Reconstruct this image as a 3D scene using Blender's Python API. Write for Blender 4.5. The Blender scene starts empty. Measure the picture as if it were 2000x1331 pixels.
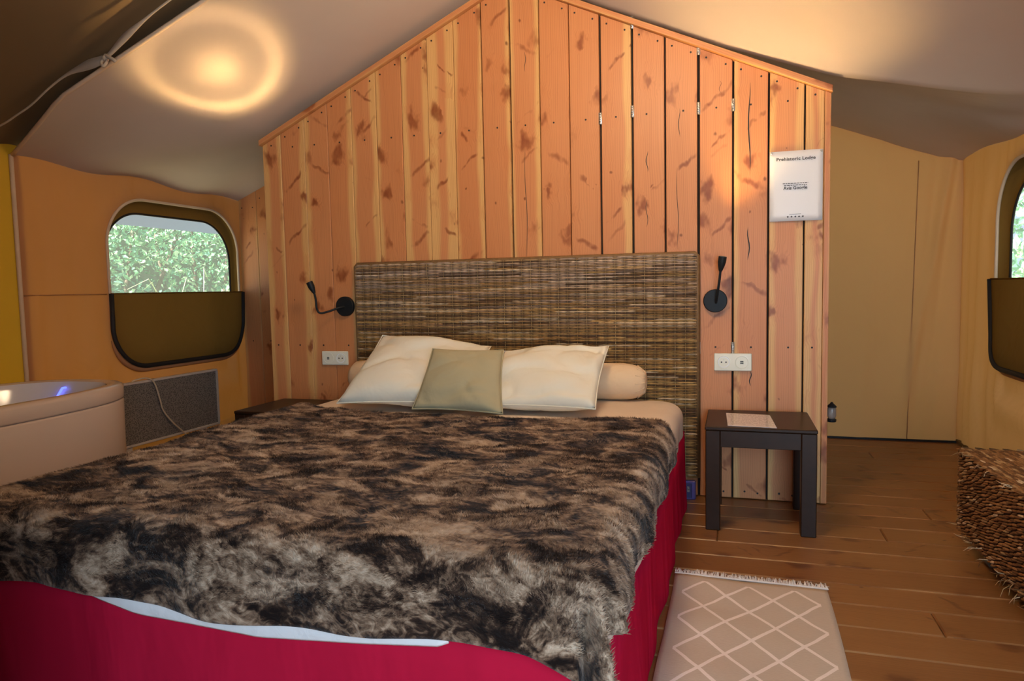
import bpy, bmesh, math, random
import numpy as np
from mathutils import Vector, Matrix
PI = math.pi
random.seed(7); RNG = np.random.default_rng(7)
SC = bpy.context.scene; COL = SC.collection

# ------------------------------------------------------------------ camera, world, sun, exposure
CAM = Vector((1.9539, -3.1874, 0.9405)); YAW, PITCH, ROLL, FPX = 0.30423, -0.07346, -0.020537, 1378.13
cd = bpy.data.cameras.new('camera'); cam = bpy.data.objects.new('camera', cd); COL.objects.link(cam); SC.camera = cam
_f = Vector((-math.sin(YAW) * math.cos(PITCH), math.cos(YAW) * math.cos(PITCH), math.sin(PITCH)))
_r = Vector((math.cos(YAW), math.sin(YAW), 0)); _u = _r.cross(_f)
_r2 = math.cos(ROLL) * _r + math.sin(ROLL) * _u; _u2 = -math.sin(ROLL) * _r + math.cos(ROLL) * _u
cam.matrix_world = Matrix(((_r2.x, _u2.x, -_f.x, CAM.x), (_r2.y, _u2.y, -_f.y, CAM.y), (_r2.z, _u2.z, -_f.z, CAM.z), (0, 0, 0, 1)))
cd.sensor_width = 36; cd.lens = FPX * 36 / 2000; cd.clip_start = 0.05
SC.view_settings.view_transform = 'Standard'; SC.view_settings.look = 'None'
SC.view_settings.gamma = 1; SC.view_settings.use_curve_mapping = False
SC.view_settings.exposure = 0.0
w = bpy.data.worlds.new('world'); SC.world = w; w.use_nodes = True
bg = w.node_tree.nodes['Background']; bg.inputs[0].default_value = (0.62, 0.80, 1.0, 1); bg.inputs[1].default_value = 1.1
sd = bpy.data.lights.new('sun', 'SUN'); sd.energy = 50.0; sd.angle = 0.02; sd.color = (1, 0.93, 0.82)
sun = bpy.data.objects.new('sun', sd); COL.objects.link(sun)
SUN_FROM = Vector((-0.35, -0.70, 1.0)).normalized()
sun.rotation_euler = (-SUN_FROM).to_track_quat('-Z', 'Y').to_euler()
def area(name, loc, target, sx, sy, power, color):
    l = bpy.data.lights.new(name, 'AREA'); l.shape = 'RECTANGLE'; l.size = sx; l.size_y = sy; l.energy = power; l.color = color
    o = bpy.data.objects.new(name, l); COL.objects.link(o); o.location = loc
    o.rotation_euler = (Vector(target) - Vector(loc)).to_track_quat('-Z', 'Y').to_euler(); return o
def spot(name, loc, target, power, color, deg, blend, radius):
    l = bpy.data.lights.new(name, 'SPOT'); l.energy = power; l.color = color; l.spot_size = math.radians(deg); l.spot_blend = blend; l.shadow_soft_size = radius
    o = bpy.data.objects.new(name, l); COL.objects.link(o); o.location = loc
    o.rotation_euler = (Vector(target) - Vector(loc)).to_track_quat('-Z', 'Y').to_euler(); return o
# daylight through the open tent door behind and to the right of the camera
area('door_daylight', (2.48, -3.98, 0.95), (1.3, -1.2, 0.35), 0.9, 1.5, 62, (0.55, 0.77, 1.0))
# unseen warm fill lamp added overhead for the wall and bed
pl_ = bpy.data.lights.new('warm_fill_lamp', 'POINT'); pl_.energy = 50; pl_.color = (1.0, 0.74, 0.47); pl_.shadow_soft_size = 0.18
plo = bpy.data.objects.new('warm_fill_lamp', pl_); COL.objects.link(plo); plo.location = (1.55, -1.25, 2.06)

# ------------------------------------------------------------------ helpers
def smooth(x): x = np.clip(x, 0, 1); return x * x * (3 - 2 * x)
def vnoise(P, scale, seed=0):
    P = np.asarray(P, float) * scale; i = np.floor(P).astype(np.int64); f = P - i; f = f * f * (3 - 2 * f); out = np.zeros(len(P))
    for dx in (0, 1):
        for dy in (0, 1):
            for dz in (0, 1):
                h = (i[:, 0] + dx) * 374761393 + (i[:, 1] + dy) * 668265263 + (i[:, 2] + dz) * 2147483647 + seed * 1274126177
                h = (h ^ (h >> 13)) * 1274126177; h = (h ^ (h >> 16)) & 0xffff
                wgt = (f[:, 0] if dx else 1 - f[:, 0]) * (f[:, 1] if dy else 1 - f[:, 1]) * (f[:, 2] if dz else 1 - f[:, 2])
                out += wgt * h / 65535.0
    return out
class MB:
    def __init__(s): s.v = []; s.f = []; s.uv = None; s.c = []
    def add(s, v, f, col=None):
        n = len(s.v); s.v += [tuple(map(float, p)) for p in v]; s.f += [tuple(n + i for i in q) for q in f]
        if col is not None: s.c += [col] * len(v) if not isinstance(col[0], (list, tuple)) else list(col)
        return s
    def box(s, x0, x1, y0, y1, z0, z1, c=0.0, col=None):
        if c <= 0:
            v = [(x, y, z) for x in (x0, x1) for y in (y0, y1) for z in (z0, z1)]
            return s.add(v, [(0, 1, 3, 2), (4, 6, 7, 5), (0, 4, 5, 1), (2, 3, 7, 6), (0, 2, 6, 4), (1, 5, 7, 3)], col)
        v = []
        for x, sx in ((x0, 1), (x1, -1)):
            for y, sy in ((y0, 1), (y1, -1)):
                for z, sz in ((z0, 1), (z1, -1)):
                    v += [(x, y + sy * c, z + sz * c), (x + sx * c, y, z + sz * c), (x + sx * c, y + sy * c, z)]
        return s.hull(v, col)
    def hull(s, v, col=None):
        bm = bmesh.new(); [bm.verts.new(p) for p in v]; r = bmesh.ops.convex_hull(bm, input=bm.verts)
        bmesh.ops.recalc_face_normals(bm, faces=bm.faces); bm.verts.index_update()
        s.add([p.co[:] for p in bm.verts], [[q.index for q in f.verts] for f in bm.faces], col); bm.free(); return s
    def tube(s, pts, r, n=8, cap=True, col=None):
        pts = [Vector(p) for p in pts]; N = len(pts); rs = r if isinstance(r, (list, tuple)) else [r] * N
        v = []; up = None
        for i, p in enumerate(pts):
            t = (pts[min(i + 1, N - 1)] - pts[max(i - 1, 0)]).normalized()
            if up is None: up = Vector((0, 0, 1)) if abs(t.z) < 0.9 else Vector((0, 1, 0))
            a = (up - t * up.dot(t)).normalized(); up = a; b = t.cross(a)
            v += [p + rs[i] * (math.cos(2 * PI * k / n) * a + math.sin(2 * PI * k / n) * b) for k in range(n)]
        f = [(i * n + k, i * n + (k + 1) % n, (i + 1) * n + (k + 1) % n, (i + 1) * n + k) for i in range(N - 1) for k in range(n)]
        if cap: f += [tuple(range(n - 1, -1, -1)), tuple((N - 1) * n + k for k in range(n))]
        return s.add(v, f, col)
    def lathe(s, prof, origin, axis, n=24, col=None):
        axis = Vector(axis).normalized(); a = axis.orthogonal().normalized(); b = axis.cross(a); o = Vector(origin)
        v = [o + axis * h + max(r, 1e-4) * (math.cos(2 * PI * k / n) * a + math.sin(2 * PI * k / n) * b) for r, h in prof for k in range(n)]
        N = len(prof)
        f = [(i * n + k, i * n + (k + 1) % n, (i + 1) * n + (k + 1) % n, (i + 1) * n + k) for i in range(N - 1) for k in range(n)]
        f += [tuple(range(n - 1, -1, -1)), tuple((N - 1) * n + k for k in range(n))]
        return s.add(v, f, col)
    def grid(s, fn, nu, nv, col=None):
        v = [fn(i / nu, j / nv) for i in range(nu + 1) for j in range(nv + 1)]
        f = [(i * (nv + 1) + j, (i + 1) * (nv + 1) + j, (i + 1) * (nv + 1) + j + 1, i * (nv + 1) + j + 1) for i in range(nu) for j in range(nv)]
        return s.add(v, f, col)
    def build(s, name, mat, parent=None, sm=False, uvf=None, solid=0.0, flip=False):
        me = bpy.data.meshes.new(name); L = off(parent)
        me.from_pydata([(p[0] - L[0], p[1] - L[1], p[2] - L[2]) for p in s.v], [], s.f); me.update()
        bm = bmesh.new(); bm.from_mesh(me); bmesh.ops.recalc_face_normals(bm, faces=bm.faces)
        if flip: bmesh.ops.reverse_faces(bm, faces=bm.faces)
        bm.to_mesh(me); bm.free()
        if s.c and len(s.c) == len(s.v):
            a = me.color_attributes.new('Col', 'FLOAT_COLOR', 'POINT'); a.data.foreach_set('color', np.array([tuple(c) + (1,) for c in s.c], np.float32).ravel())
        if uvf:
            u = me.uv_layers.new(name='UVMap'); vi = np.empty(len(me.loops), np.int32); me.loops.foreach_get('vertex_index', vi)
            uv = np.array([uvf(*p) for p in s.v], np.float32); u.data.foreach_set('uv', uv[vi].ravel())
        if sm: me.shade_smooth() if hasattr(me, 'shade_smooth') else me.polygons.foreach_set('use_smooth', [True] * len(me.polygons))
        if mat: me.materials.append(mat)
        o = link(name, me, parent)
        if solid: m = o.modifiers.new('thickness', 'SOLIDIFY'); m.thickness = abs(solid); m.offset = -1 if solid > 0 else 1
        return o
def off(parent):
    L = Vector((0, 0, 0))
    while parent is not None: L = L + parent.location; parent = parent.parent
    return L
def link(name, data, parent=None):
    o = bpy.data.objects.new(name, data); COL.objects.link(o)
    if parent: o.parent = parent
    return o
def tag(o, label, cat=None, group=None, kind=None):
    o['label'] = label
    if cat: o['category'] = cat
    if group: o['group'] = group
    if kind: o['kind'] = kind
    return o
def thing(name, label, cat, loc, group=None):
    o = bpy.data.objects.new(name, None); COL.objects.link(o); o.location = loc; o.empty_display_size = 0.05
    return tag(o, label, cat, group)
def copy_tree(o, parent=None):
    c = o.copy(); COL.objects.link(c)
    if parent: c.parent = parent
    for ch in o.children: copy_tree(ch, c)
    return c

# ------------------------------------------------------------------ materials
def srgb(r, g, b): return tuple(((c / 255) / 12.92 if c / 255 <= 0.04045 else ((c / 255 + 0.055) / 1.055) ** 2.4) for c in (r, g, b))
class NT:
    def __init__(s, name):
        s.m = bpy.data.materials.new(name); s.m.use_nodes = True; s.t = s.m.node_tree; s.t.nodes.clear()
        s.out = s.t.nodes.new('ShaderNodeOutputMaterial')
    def n(s, typ, ins=None, **props):
        nd = s.t.nodes.new('ShaderNode' + typ)
        for k, v in props.items(): setattr(nd, k, v)
        for k, v in (ins or {}).items():
            sock = nd.inputs[k]
            if isinstance(v, bpy.types.NodeSocket): s.t.links.new(v, sock)
            else: sock.default_value = (v + (1,) if isinstance(v, tuple) and len(v) == 3 and sock.type == 'RGBA' else v)
        return nd
    def mix(s, fac, a, b, mode='MIX'):
        nd = s.t.nodes.new('ShaderNodeMix'); nd.data_type = 'RGBA'; nd.blend_type = mode
        for i, v in ((0, fac), (6, a), (7, b)):
            if isinstance(v, bpy.types.NodeSocket): s.t.links.new(v, nd.inputs[i])
            else: nd.inputs[i].default_value = (v + (1,) if isinstance(v, tuple) else v)
        return nd.outputs[2]
    def math(s, op, a, b=0.0, c=0.0, clamp=False):
        nd = s.t.nodes.new('ShaderNodeMath'); nd.operation = op; nd.use_clamp = clamp
        for i, v in enumerate((a, b, c)):
            if isinstance(v, bpy.types.NodeSocket): s.t.links.new(v, nd.inputs[i])
            else: nd.inputs[i].default_value = v
        return nd.outputs[0]
    def ramp(s, fac, stops):
        nd = s.t.nodes.new('ShaderNodeValToRGB'); s.t.links.new(fac, nd.inputs[0]); cr = nd.color_ramp
        while len(cr.elements) < len(stops): cr.elements.new(0.5)
        for e, (p, c) in zip(cr.elements, stops): e.position = p; e.color = (tuple(c) + (1,)) if not isinstance(c, (int, float)) else (c, c, c, 1)
        return nd.outputs[0]
    def bump(s, h, strength, dist=0.01): return s.n('Bump', {'Height': h, 'Strength': strength, 'Distance': dist}).outputs[0]
    def pr(s, **kw):
        ren = {'color': 'Base Color', 'rough': 'Roughness', 'metal': 'Metallic', 'spec': 'Specular IOR Level', 'normal': 'Normal', 'sheen': 'Sheen Weight', 'srough': 'Sheen Roughness', 'coat': 'Coat Weight', 'emit': 'Emission Color', 'estr': 'Emission Strength', 'alpha': 'Alpha', 'sss': 'Subsurface Weight', 'trans': 'Transmission Weight', 'stint': 'Sheen Tint'}
        return s.n('BsdfPrincipled', {ren[k]: v for k, v in kw.items()}).outputs[0]
    def done(s, shader): s.t.links.new(shader, s.out.inputs[0]); return s.m
def obj_coord(nt): return nt.n('TexCoord').outputs['Object']
def plain(name, col, rough=0.5, var=0.12, scale=20, bump=0.0, **kw):
    nt = NT(name); oc = obj_coord(nt); nz = nt.n('TexNoise', {'Vector': oc, 'Scale': scale, 'Detail': 4}).outputs[0]
    c = nt.mix(nz, tuple(x * (1 - var) for x in col), tuple(min(1, x * (1 + var)) for x in col))
    if bump: kw['normal'] = nt.bump(nz, bump, 0.005)
    return nt.done(nt.pr(color=c, rough=rough, **kw))
def wood(name, heart, heart2, sap, knot, rough=0.45, knots=1.0, spec=0.4):
    """board timber; UV.x across the board and UV.y along it in metres, per-board properties from the object"""
    nt = NT(name)
    A = lambda k: nt.n('Attribute', attribute_type='OBJECT', attribute_name=k).outputs['Fac']
    seed, tone, sl, sr, wd = A('seed'), A('tone'), A('sap_left'), A('sap_right'), A('board_width')
    uv = nt.n('SeparateXYZ', {0: nt.n('UVMap').outputs[0]}); u, v = uv.outputs[0], uv.outputs[1]
    V = lambda su, sv, k: nt.n('CombineXYZ', {0: nt.math('MULTIPLY', u, su), 1: nt.math('MULTIPLY', v, sv), 2: nt.math('MULTIPLY', seed, k)}).outputs[0]
    # knots: soft reddish feathers and small dark eyes
    wob = nt.n('TexNoise', {'Vector': V(34, 18, 7), 'Scale': 1.0, 'Detail': 3}).outputs[0]
    sm_ = lambda val, a, b: nt.n('MapRange', {0: val, 1: a, 2: b, 3: 0.0, 4: 1.0}, interpolation_type='SMOOTHSTEP').outputs[0]
    def layer(su, sv, sh, k, share, s0, s1, w_):
        cu = nt.math('MULTIPLY', u, su); cv = nt.math('ADD', nt.math('MULTIPLY', v, sv), nt.math('MULTIPLY', u, sh))
        vec = nt.n('CombineXYZ', {0: cu, 1: cv, 2: nt.math('MULTIPLY', seed, k)}).outputs[0]
        dist = nt.n('VectorMath', {0: vec, 1: nt.n('VectorMath', {0: nt.n('TexNoise', {'Vector': V(26, 13, k), 'Scale': 1.0, 'Detail': 2}).outputs[1], 1: (w_, w_, 0.0)}, operation='MULTIPLY').outputs[0]}, operation='ADD').outputs[0]
        vo = nt.n('TexVoronoi', {'Vector': dist, 'Scale': 1.0, 'Randomness': 1.0}, feature='F1'); d = vo.outputs['Distance']; cs = nt.n('SeparateColor', {0: vo.outputs['Color']})
        return d, nt.math('GREATER_THAN', cs.outputs[0], 1 - share), nt.math('MULTIPLY_ADD', cs.outputs[1], s1 - s0, s0)
    d, present, size = layer(9, 7.0, 0.0, 31, 0.60 * knots, 0.20, 0.42, 0.9)
    km = nt.math('MULTIPLY', present, sm_(d, size, nt.math('MULTIPLY', size, 0.3)))
    halo = nt.math('MULTIPLY', present, sm_(d, 0.6, 0.05))
    for sh in (11.0, -15.0):                   # feather-like spike knots, slanted either way
        df, pf, sf = layer(5.5, 18.0, sh, 23 + sh, 0.13 * knots, 0.16, 0.40, 1.0)
        km = nt.math('MAXIMUM', km, nt.math('MULTIPLY', pf, sm_(df, sf, nt.math('MULTIPLY', sf, 0.2))))
    d2, p2, s2 = layer(13, 10.0, 0.0, 17, 0.35 * knots, 0.05, 0.14, 0.3)
    k2 = nt.math('MULTIPLY', p2, sm_(d2, s2, nt.math('MULTIPLY', s2, 0.3)))
    # grain: fine streaks plus cathedral figure bent round the knots
    bend = nt.math('MULTIPLY', halo, 0.018)
    g0 = nt.n('TexNoise', {'Vector': V(6, 1.1, 13), 'Scale': 1.0, 'Detail': 2}).outputs[0]
    gx = nt.math('ADD', nt.math('ADD', u, bend), nt.math('MULTIPLY', g0, 0.09))
    fig = nt.math('POWER', nt.math('MULTIPLY_ADD', nt.math('SINE', nt.math('MULTIPLY', gx, 760.0)), 0.5, 0.5), 2.0)
    streak = nt.n('TexNoise', {'Vector': nt.n('CombineXYZ', {0: nt.math('MULTIPLY', gx, 130), 1: nt.math('MULTIPLY', v, 2.0), 2: seed}).outputs[0], 'Scale': 1.0, 'Detail': 5, 'Roughness': 0.6}).outputs[0]
    blot = nt.n('TexNoise', {'Vector': V(10, 2.2, 19), 'Scale': 1.0, 'Detail': 3}).outputs[0]
    base = nt.mix(nt.math('ADD', nt.math('MULTIPLY', tone, 0.6), nt.math('MULTIPLY', blot, 0.5), clamp=True), heart, heart2)
    # sapwood along the board's edges
    sw = nt.math('MULTIPLY', nt.math('SUBTRACT', nt.n('TexNoise', {'Vector': V(1, 2.4, 5), 'Scale': 1.0, 'Detail': 2}).outputs[0], 0.5), 0.05)
    mL = nt.n('MapRange', {0: nt.math('SUBTRACT', nt.math('ADD', u, sw), sl), 1: 0.008, 2: -0.008, 3: 0.0, 4: 1.0}).outputs[0]
    mR = nt.n('MapRange', {0: nt.math('SUBTRACT', nt.math('SUBTRACT', wd, nt.math('ADD', u, sw)), sr), 1: 0.008, 2: -0.008, 3: 0.0, 4: 1.0}).outputs[0]
    base = nt.mix(nt.math('MULTIPLY', nt.math('MAXIMUM', mL, mR), 0.7), base, sap)
    base = nt.mix(nt.math('MULTIPLY', nt.math('MULTIPLY', fig, streak), 0.30), base, knot)
    base = nt.mix(nt.math('MULTIPLY', nt.n('MapRange', {0: streak, 1: 0.52, 2: 0.78, 3: 0.0, 4: 1.0}).outputs[0], 0.28), base, tuple(x * 0.7 for x in heart2))
    base = nt.mix(nt.math('MULTIPLY', halo, 0.42), base, heart2)
    base = nt.mix(nt.math('MULTIPLY', km, nt.math('MULTIPLY_ADD', wob, 0.8, 0.35)), base, knot)
    col = nt.mix(nt.math('MULTIPLY', k2, 0.75), base, tuple(x * 0.6 for x in knot))
    h = nt.math('SUBTRACT', nt.math('MULTIPLY', streak, 0.6), nt.math('MULTIPLY', km, 0.3))
    return nt.done(nt.pr(color=col, rough=nt.math('MULTIPLY_ADD', streak, 0.15, rough - 0.07), spec=spec, normal=nt.bump(h, 0.12, 0.004)))
def canvas(name, col, trans_col, tr, wr=0.5, wscale=3.0, stretch=(1, 1, 1), rough=0.85):
    nt = NT(name); oc = obj_coord(nt)
    mp = nt.n('Mapping', {'Vector': oc, 'Scale': stretch}).outputs[0]
    big = nt.n('TexNoise', {'Vector': mp, 'Scale': wscale, 'Detail': 3, 'Distortion': 0.6}).outputs[0]
    weave = nt.n('TexNoise', {'Vector': oc, 'Scale': 900, 'Detail': 1}).outputs[0]
    mott = nt.n('TexNoise', {'Vector': oc, 'Scale': 2.2, 'Detail': 4}).outputs[0]
    c = nt.mix(mott, tuple(x * 0.9 for x in col), tuple(min(1, x * 1.08) for x in col))
    nrm = nt.n('Bump', {'Height': weave, 'Strength': 0.12, 'Distance': 0.001, 'Normal': nt.bump(big, wr, 0.03)}).outputs[0]
    d = nt.n('BsdfDiffuse', {'Color': c, 'Normal': nrm}).outputs[0]
    t = nt.n('BsdfTranslucent', {'Color': trans_col, 'Normal': nrm}).outputs[0]
    return nt.done(nt.n('MixShader', {0: tr, 1: d, 2: t}).outputs[0])
def vcol(name, rough=0.6, var=0.25, scale=60, spec=0.3, **kw):
    nt = NT(name); oc = obj_coord(nt); c = nt.n('Attribute', attribute_name='Col').outputs['Color']
    nz = nt.n('TexNoise', {'Vector': oc, 'Scale': scale, 'Detail': 3}).outputs[0]
    c = nt.mix(1.0, c, nt.ramp(nz, [(0.25, 1 - var), (0.75, 1.0 + var)]), 'MULTIPLY')
    return nt.done(nt.pr(color=c, rough=rough, spec=spec, **kw))

M = {}
M['plank'] = wood('larch_board', (0.67, 0.295, 0.122), (0.57, 0.205, 0.068), (0.76, 0.47, 0.17), (0.22, 0.048, 0.012))
M['floor'] = wood('floor_board', (0.34, 0.155, 0.050), (0.22, 0.085, 0.026), (0.5, 0.28, 0.12), (0.11, 0.035, 0.014), rough=0.36, knots=0.9, spec=0.5)
M['dark'] = plain('dark_cavity', (0.02, 0.014, 0.01), 0.9)
M['ceil'] = canvas('ceiling_canvas', (0.60, 0.49, 0.41), (0.5, 0.38, 0.28), 0.04, 0.35, 2.0)
M['wallL'] = canvas('left_wall_canvas', (0.46, 0.235, 0.12), (0.72, 0.26, 0.03), 0.13, 0.8, 2.6, (1, 1.2, 1.0))
M['wallR'] = canvas('right_wall_canvas', (0.60, 0.335, 0.16), (0.80, 0.38, 0.11), 0.22, 0.85, 2.4, (1.1, 1.1, 0.8))
M['yellow'] = canvas('yellow_canvas', (0.50, 0.28, 0.04), (0.75, 0.38, 0.015), 0.10, 0.4, 3.0)
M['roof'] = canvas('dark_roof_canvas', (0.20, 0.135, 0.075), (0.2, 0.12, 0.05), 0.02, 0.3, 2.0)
M['fly'] = canvas('fly_canvas', (0.25, 0.33, 0.54), (0.40, 0.52, 0.80), 0.03, 0.2, 2.0)
M['opaque'] = canvas('opaque_canvas', (0.22, 0.14, 0.07), (0.5, 0.3, 0.1), 0.0, 0.3, 3.0)  # dark and opaque to cut glow and bounce in the unseen front room
M['pipe'] = plain('cream_piping', (0.66, 0.50, 0.36), 0.8)
M['olive'] = canvas('olive_canvas', (0.18, 0.098, 0.024), (0.34, 0.17, 0.04), 0.07, 0.4, 5.0)
M['binding'] = plain('black_binding', (0.012, 0.011, 0.012), 0.7)
M['screen'] = None
nt = NT('insect_screen'); M['screen'] = nt.done(nt.n('MixShader', {0: 0.25, 1: nt.n('BsdfTransparent', {'Color': (0.94, 0.97, 1.0)}).outputs[0], 2: nt.n('BsdfTranslucent', {'Color': (0.80, 0.86, 0.90)}).outputs[0]}).outputs[0])
M['metal'] = plain('hinge_steel', (0.62, 0.62, 0.6), 0.3, 0.05, metal=1.0)
M['screw'] = plain('screw_black', (0.018, 0.012, 0.01), 0.6)
M['black'] = plain('black_lacquer', (0.010, 0.012, 0.014), 0.5, 0.1, spec=0.25)
M['reed'] = vcol('reed', 0.5, 0.2, 80)
M['hyacinth'] = vcol('water_hyacinth', 0.7, 0.3, 90)
M['sheet'] = canvas('cream_sheet', (0.80, 0.66, 0.53), (0.8, 0.65, 0.5), 0.05, 0.25, 9.0)
M['white_sheet'] = canvas('white_fleece', (0.84, 0.83, 0.82), (0.8, 0.8, 0.8), 0.05, 0.1, 25.0)
M['pillow'] = canvas('ivory_cotton', (0.80, 0.755, 0.62), (0.8, 0.7, 0.55), 0.05, 0.35, 7.0)
M['bolster'] = canvas('peach_cotton', (0.80, 0.58, 0.36), (0.8, 0.6, 0.4), 0.05, 0.3, 9.0)
M['cushion'] = canvas('sage_linen', (0.42, 0.37, 0.23), (0.4, 0.36, 0.2), 0.03, 0.3, 9.0)
M['red'] = canvas('red_skirt', (0.52, 0.012, 0.045), (0.5, 0.02, 0.05), 0.06, 0.5, 6.0, (1, 1, 0.25))
M['stand'] = plain('dark_stained_wood', (0.026, 0.011, 0.005), 0.36, 0.35, 30, spec=0.2)
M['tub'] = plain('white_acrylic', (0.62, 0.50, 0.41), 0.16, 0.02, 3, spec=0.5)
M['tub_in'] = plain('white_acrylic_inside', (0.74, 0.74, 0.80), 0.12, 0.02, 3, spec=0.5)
M['heater_frame'] = plain('heater_white', (0.62, 0.55, 0.50), 0.4, 0.04)
nt = NT('heater_grille'); oc = obj_coord(nt)
hb = nt.n('TexVoronoi', {'Vector': oc, 'Scale': 150.0}).outputs['Distance']
M['grille'] = nt.done(nt.pr(color=nt.mix(nt.math('GREATER_THAN', hb, 0.42), (0.07, 0.065, 0.06), (0.23, 0.21, 0.195)), rough=0.5))
M['cable'] = plain('cream_cable', (0.62, 0.50, 0.36), 0.5)
M['plastic'] = plain('socket_plastic', (0.78, 0.76, 0.62), 0.3, 0.03)
M['plastic_w'] = plain('socket_insert', (0.85, 0.86, 0.86), 0.3, 0.03)
M['hole'] = plain('socket_hole', (0.02, 0.02, 0.02), 0.6)
M['paper'] = plain('white_paper', (0.80, 0.79, 0.80), 0.35, 0.02, 3)
M['ink'] = plain('black_ink', (0.03, 0.03, 0.035), 0.7)
M['tape'] = plain('cream_tape', (0.52, 0.41, 0.30), 0.85)
M['fringe'] = plain('rug_fringe', (0.70, 0.60, 0.52), 0.9)
M['leaf'] = None
nt = NT('leaf'); oc = obj_coord(nt); c = nt.n('Attribute', attribute_name='Col').outputs['Color']
M['leaf'] = nt.done(nt.n('MixShader', {0: 0.42, 1: nt.pr(color=c, rough=0.4, spec=0.5), 2: nt.n('BsdfTranslucent', {'Color': c}).outputs[0]}).outputs[0])
M['bark'] = plain('bark', (0.09, 0.065, 0.045), 0.9, 0.4, 25)
M['ground'] = plain('ground', (0.16, 0.15, 0.09), 0.95, 0.5, 3)
M['led'] = None
nt = NT('led_reflection_glow'); M['led'] = nt.done(nt.n('Emission', {'Color': (0.10, 0.14, 1.0, 1), 'Strength': 3.0}).outputs[0])  # emission for the blue LED reflection drawn inside the tub
nt = NT('warm_led'); M['warm_led'] = nt.done(nt.n('Emission', {'Color': (1.0, 0.75, 0.45, 1), 'Strength': 12.0}).outputs[0])
nt = NT('lantern_glass'); M['glass'] = nt.done(nt.pr(color=(0.5, 0.45, 0.4), rough=0.15, trans=0.5))
M['navy'] = plain('navy_plastic', (0.03, 0.03, 0.12), 0.35)
M['violet'] = plain('violet_plastic', (0.10, 0.08, 0.30), 0.35)
# fur: mottled pile in dark umber and tan
def fur_mat():
    nt = NT('mottled_fur'); oc = obj_coord(nt)
    mp = nt.n('Mapping', {'Vector': oc, 'Scale': (0.75, 1.25, 1.0)}).outputs[0]
    n1 = nt.n('TexNoise', {'Vector': mp, 'Scale': 9.5, 'Detail': 6, 'Roughness': 0.66, 'Distortion': 0.9}).outputs[0]
    n2 = nt.n('TexNoise', {'Vector': mp, 'Scale': 38, 'Detail': 4, 'Roughness': 0.6, 'Distortion': 1.6}).outputs[0]
    a = nt.math('ADD', nt.math('MULTIPLY', n1, 0.70), nt.math('MULTIPLY', n2, 0.30))
    c = nt.ramp(a, [(0.41, (0.009, 0.005, 0.004)), (0.46, (0.036, 0.020, 0.013)), (0.51, (0.17, 0.105, 0.066)), (0.58, (0.42, 0.30, 0.205)), (0.67, (0.58, 0.46, 0.35))])
    return nt.done(nt.pr(color=c, rough=0.85, spec=0.08, sheen=0.10, srough=0.5, normal=nt.bump(n2, 0.5, 0.012)))
M['fur'] = fur_mat()
# rug print: cream diamond lattice on beige
nt = NT('diamond_rug'); sp = nt.n('SeparateXYZ', {0: obj_coord(nt)}); X_, Y_ = sp.outputs[0], sp.outputs[1]
wobx = nt.math('MULTIPLY', nt.math('SUBTRACT', nt.n('TexNoise', {'Vector': obj_coord(nt), 'Scale': 9.0}).outputs[0], 0.5), 0.12)
p_ = nt.math('DIVIDE', nt.math('SUBTRACT', X_, 0.0), 0.13); q_ = nt.math('DIVIDE', Y_, 0.174)
def band(e):
    fr = nt.math('FRACT', nt.math('ADD', nt.math('ADD', e, wobx), 100.0)); return nt.math('LESS_THAN', nt.math('ABSOLUTE', nt.math('SUBTRACT', fr, 0.5)), 0.048)
ln = nt.math('MAXIMUM', band(nt.math('ADD', p_, q_)), band(nt.math('SUBTRACT', p_, q_)))
ins = nt.math('MULTIPLY', nt.math('MULTIPLY', nt.math('GREATER_THAN', X_, 0.0), nt.math('LESS_THAN', X_, 0.392)), nt.math('LESS_THAN', Y_, 0.172))
wv = nt.n('TexNoise', {'Vector': nt.n('Mapping', {'Vector': obj_coord(nt), 'Scale': (60, 400, 1)}).outputs[0], 'Scale': 1.0, 'Detail': 2}).outputs[0]
rc = nt.mix(nt.math('MULTIPLY', ln, ins), nt.mix(wv, (0.52, 0.41, 0.32), (0.60, 0.49, 0.39)), (0.84, 0.73, 0.66))
M['rug'] = nt.done(nt.pr(color=rc, rough=0.95, spec=0.1, normal=nt.bump(wv, 0.3, 0.004)))
# instruction sheet: rows of small print
nt = NT('printed_sheet'); sp = nt.n('SeparateXYZ', {0: obj_coord(nt)})
row = nt.math('LESS_THAN', nt.math('FRACT', nt.math('MULTIPLY', sp.outputs[1], 75.0)), 0.42)
wd_ = nt.math('GREATER_THAN', nt.n('TexNoise', {'Vector': nt.n('Mapping', {'Vector': obj_coord(nt), 'Scale': (160, 75, 1)}).outputs[0], 'Scale': 1.0}).outputs[0], 0.47)
inn = nt.math('MULTIPLY', nt.math('LESS_THAN', nt.math('ABSOLUTE', sp.outputs[0]), 0.085), nt.math('LESS_THAN', nt.math('ABSOLUTE', sp.outputs[1]), 0.12))
M['print'] = nt.done(nt.pr(color=nt.mix(nt.math('MULTIPLY', nt.math('MULTIPLY', row, wd_), nt.math('MULTIPLY', inn, 0.6)), (0.82, 0.76, 0.74), (0.25, 0.2, 0.2)), rough=0.18, spec=0.6))

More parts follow.
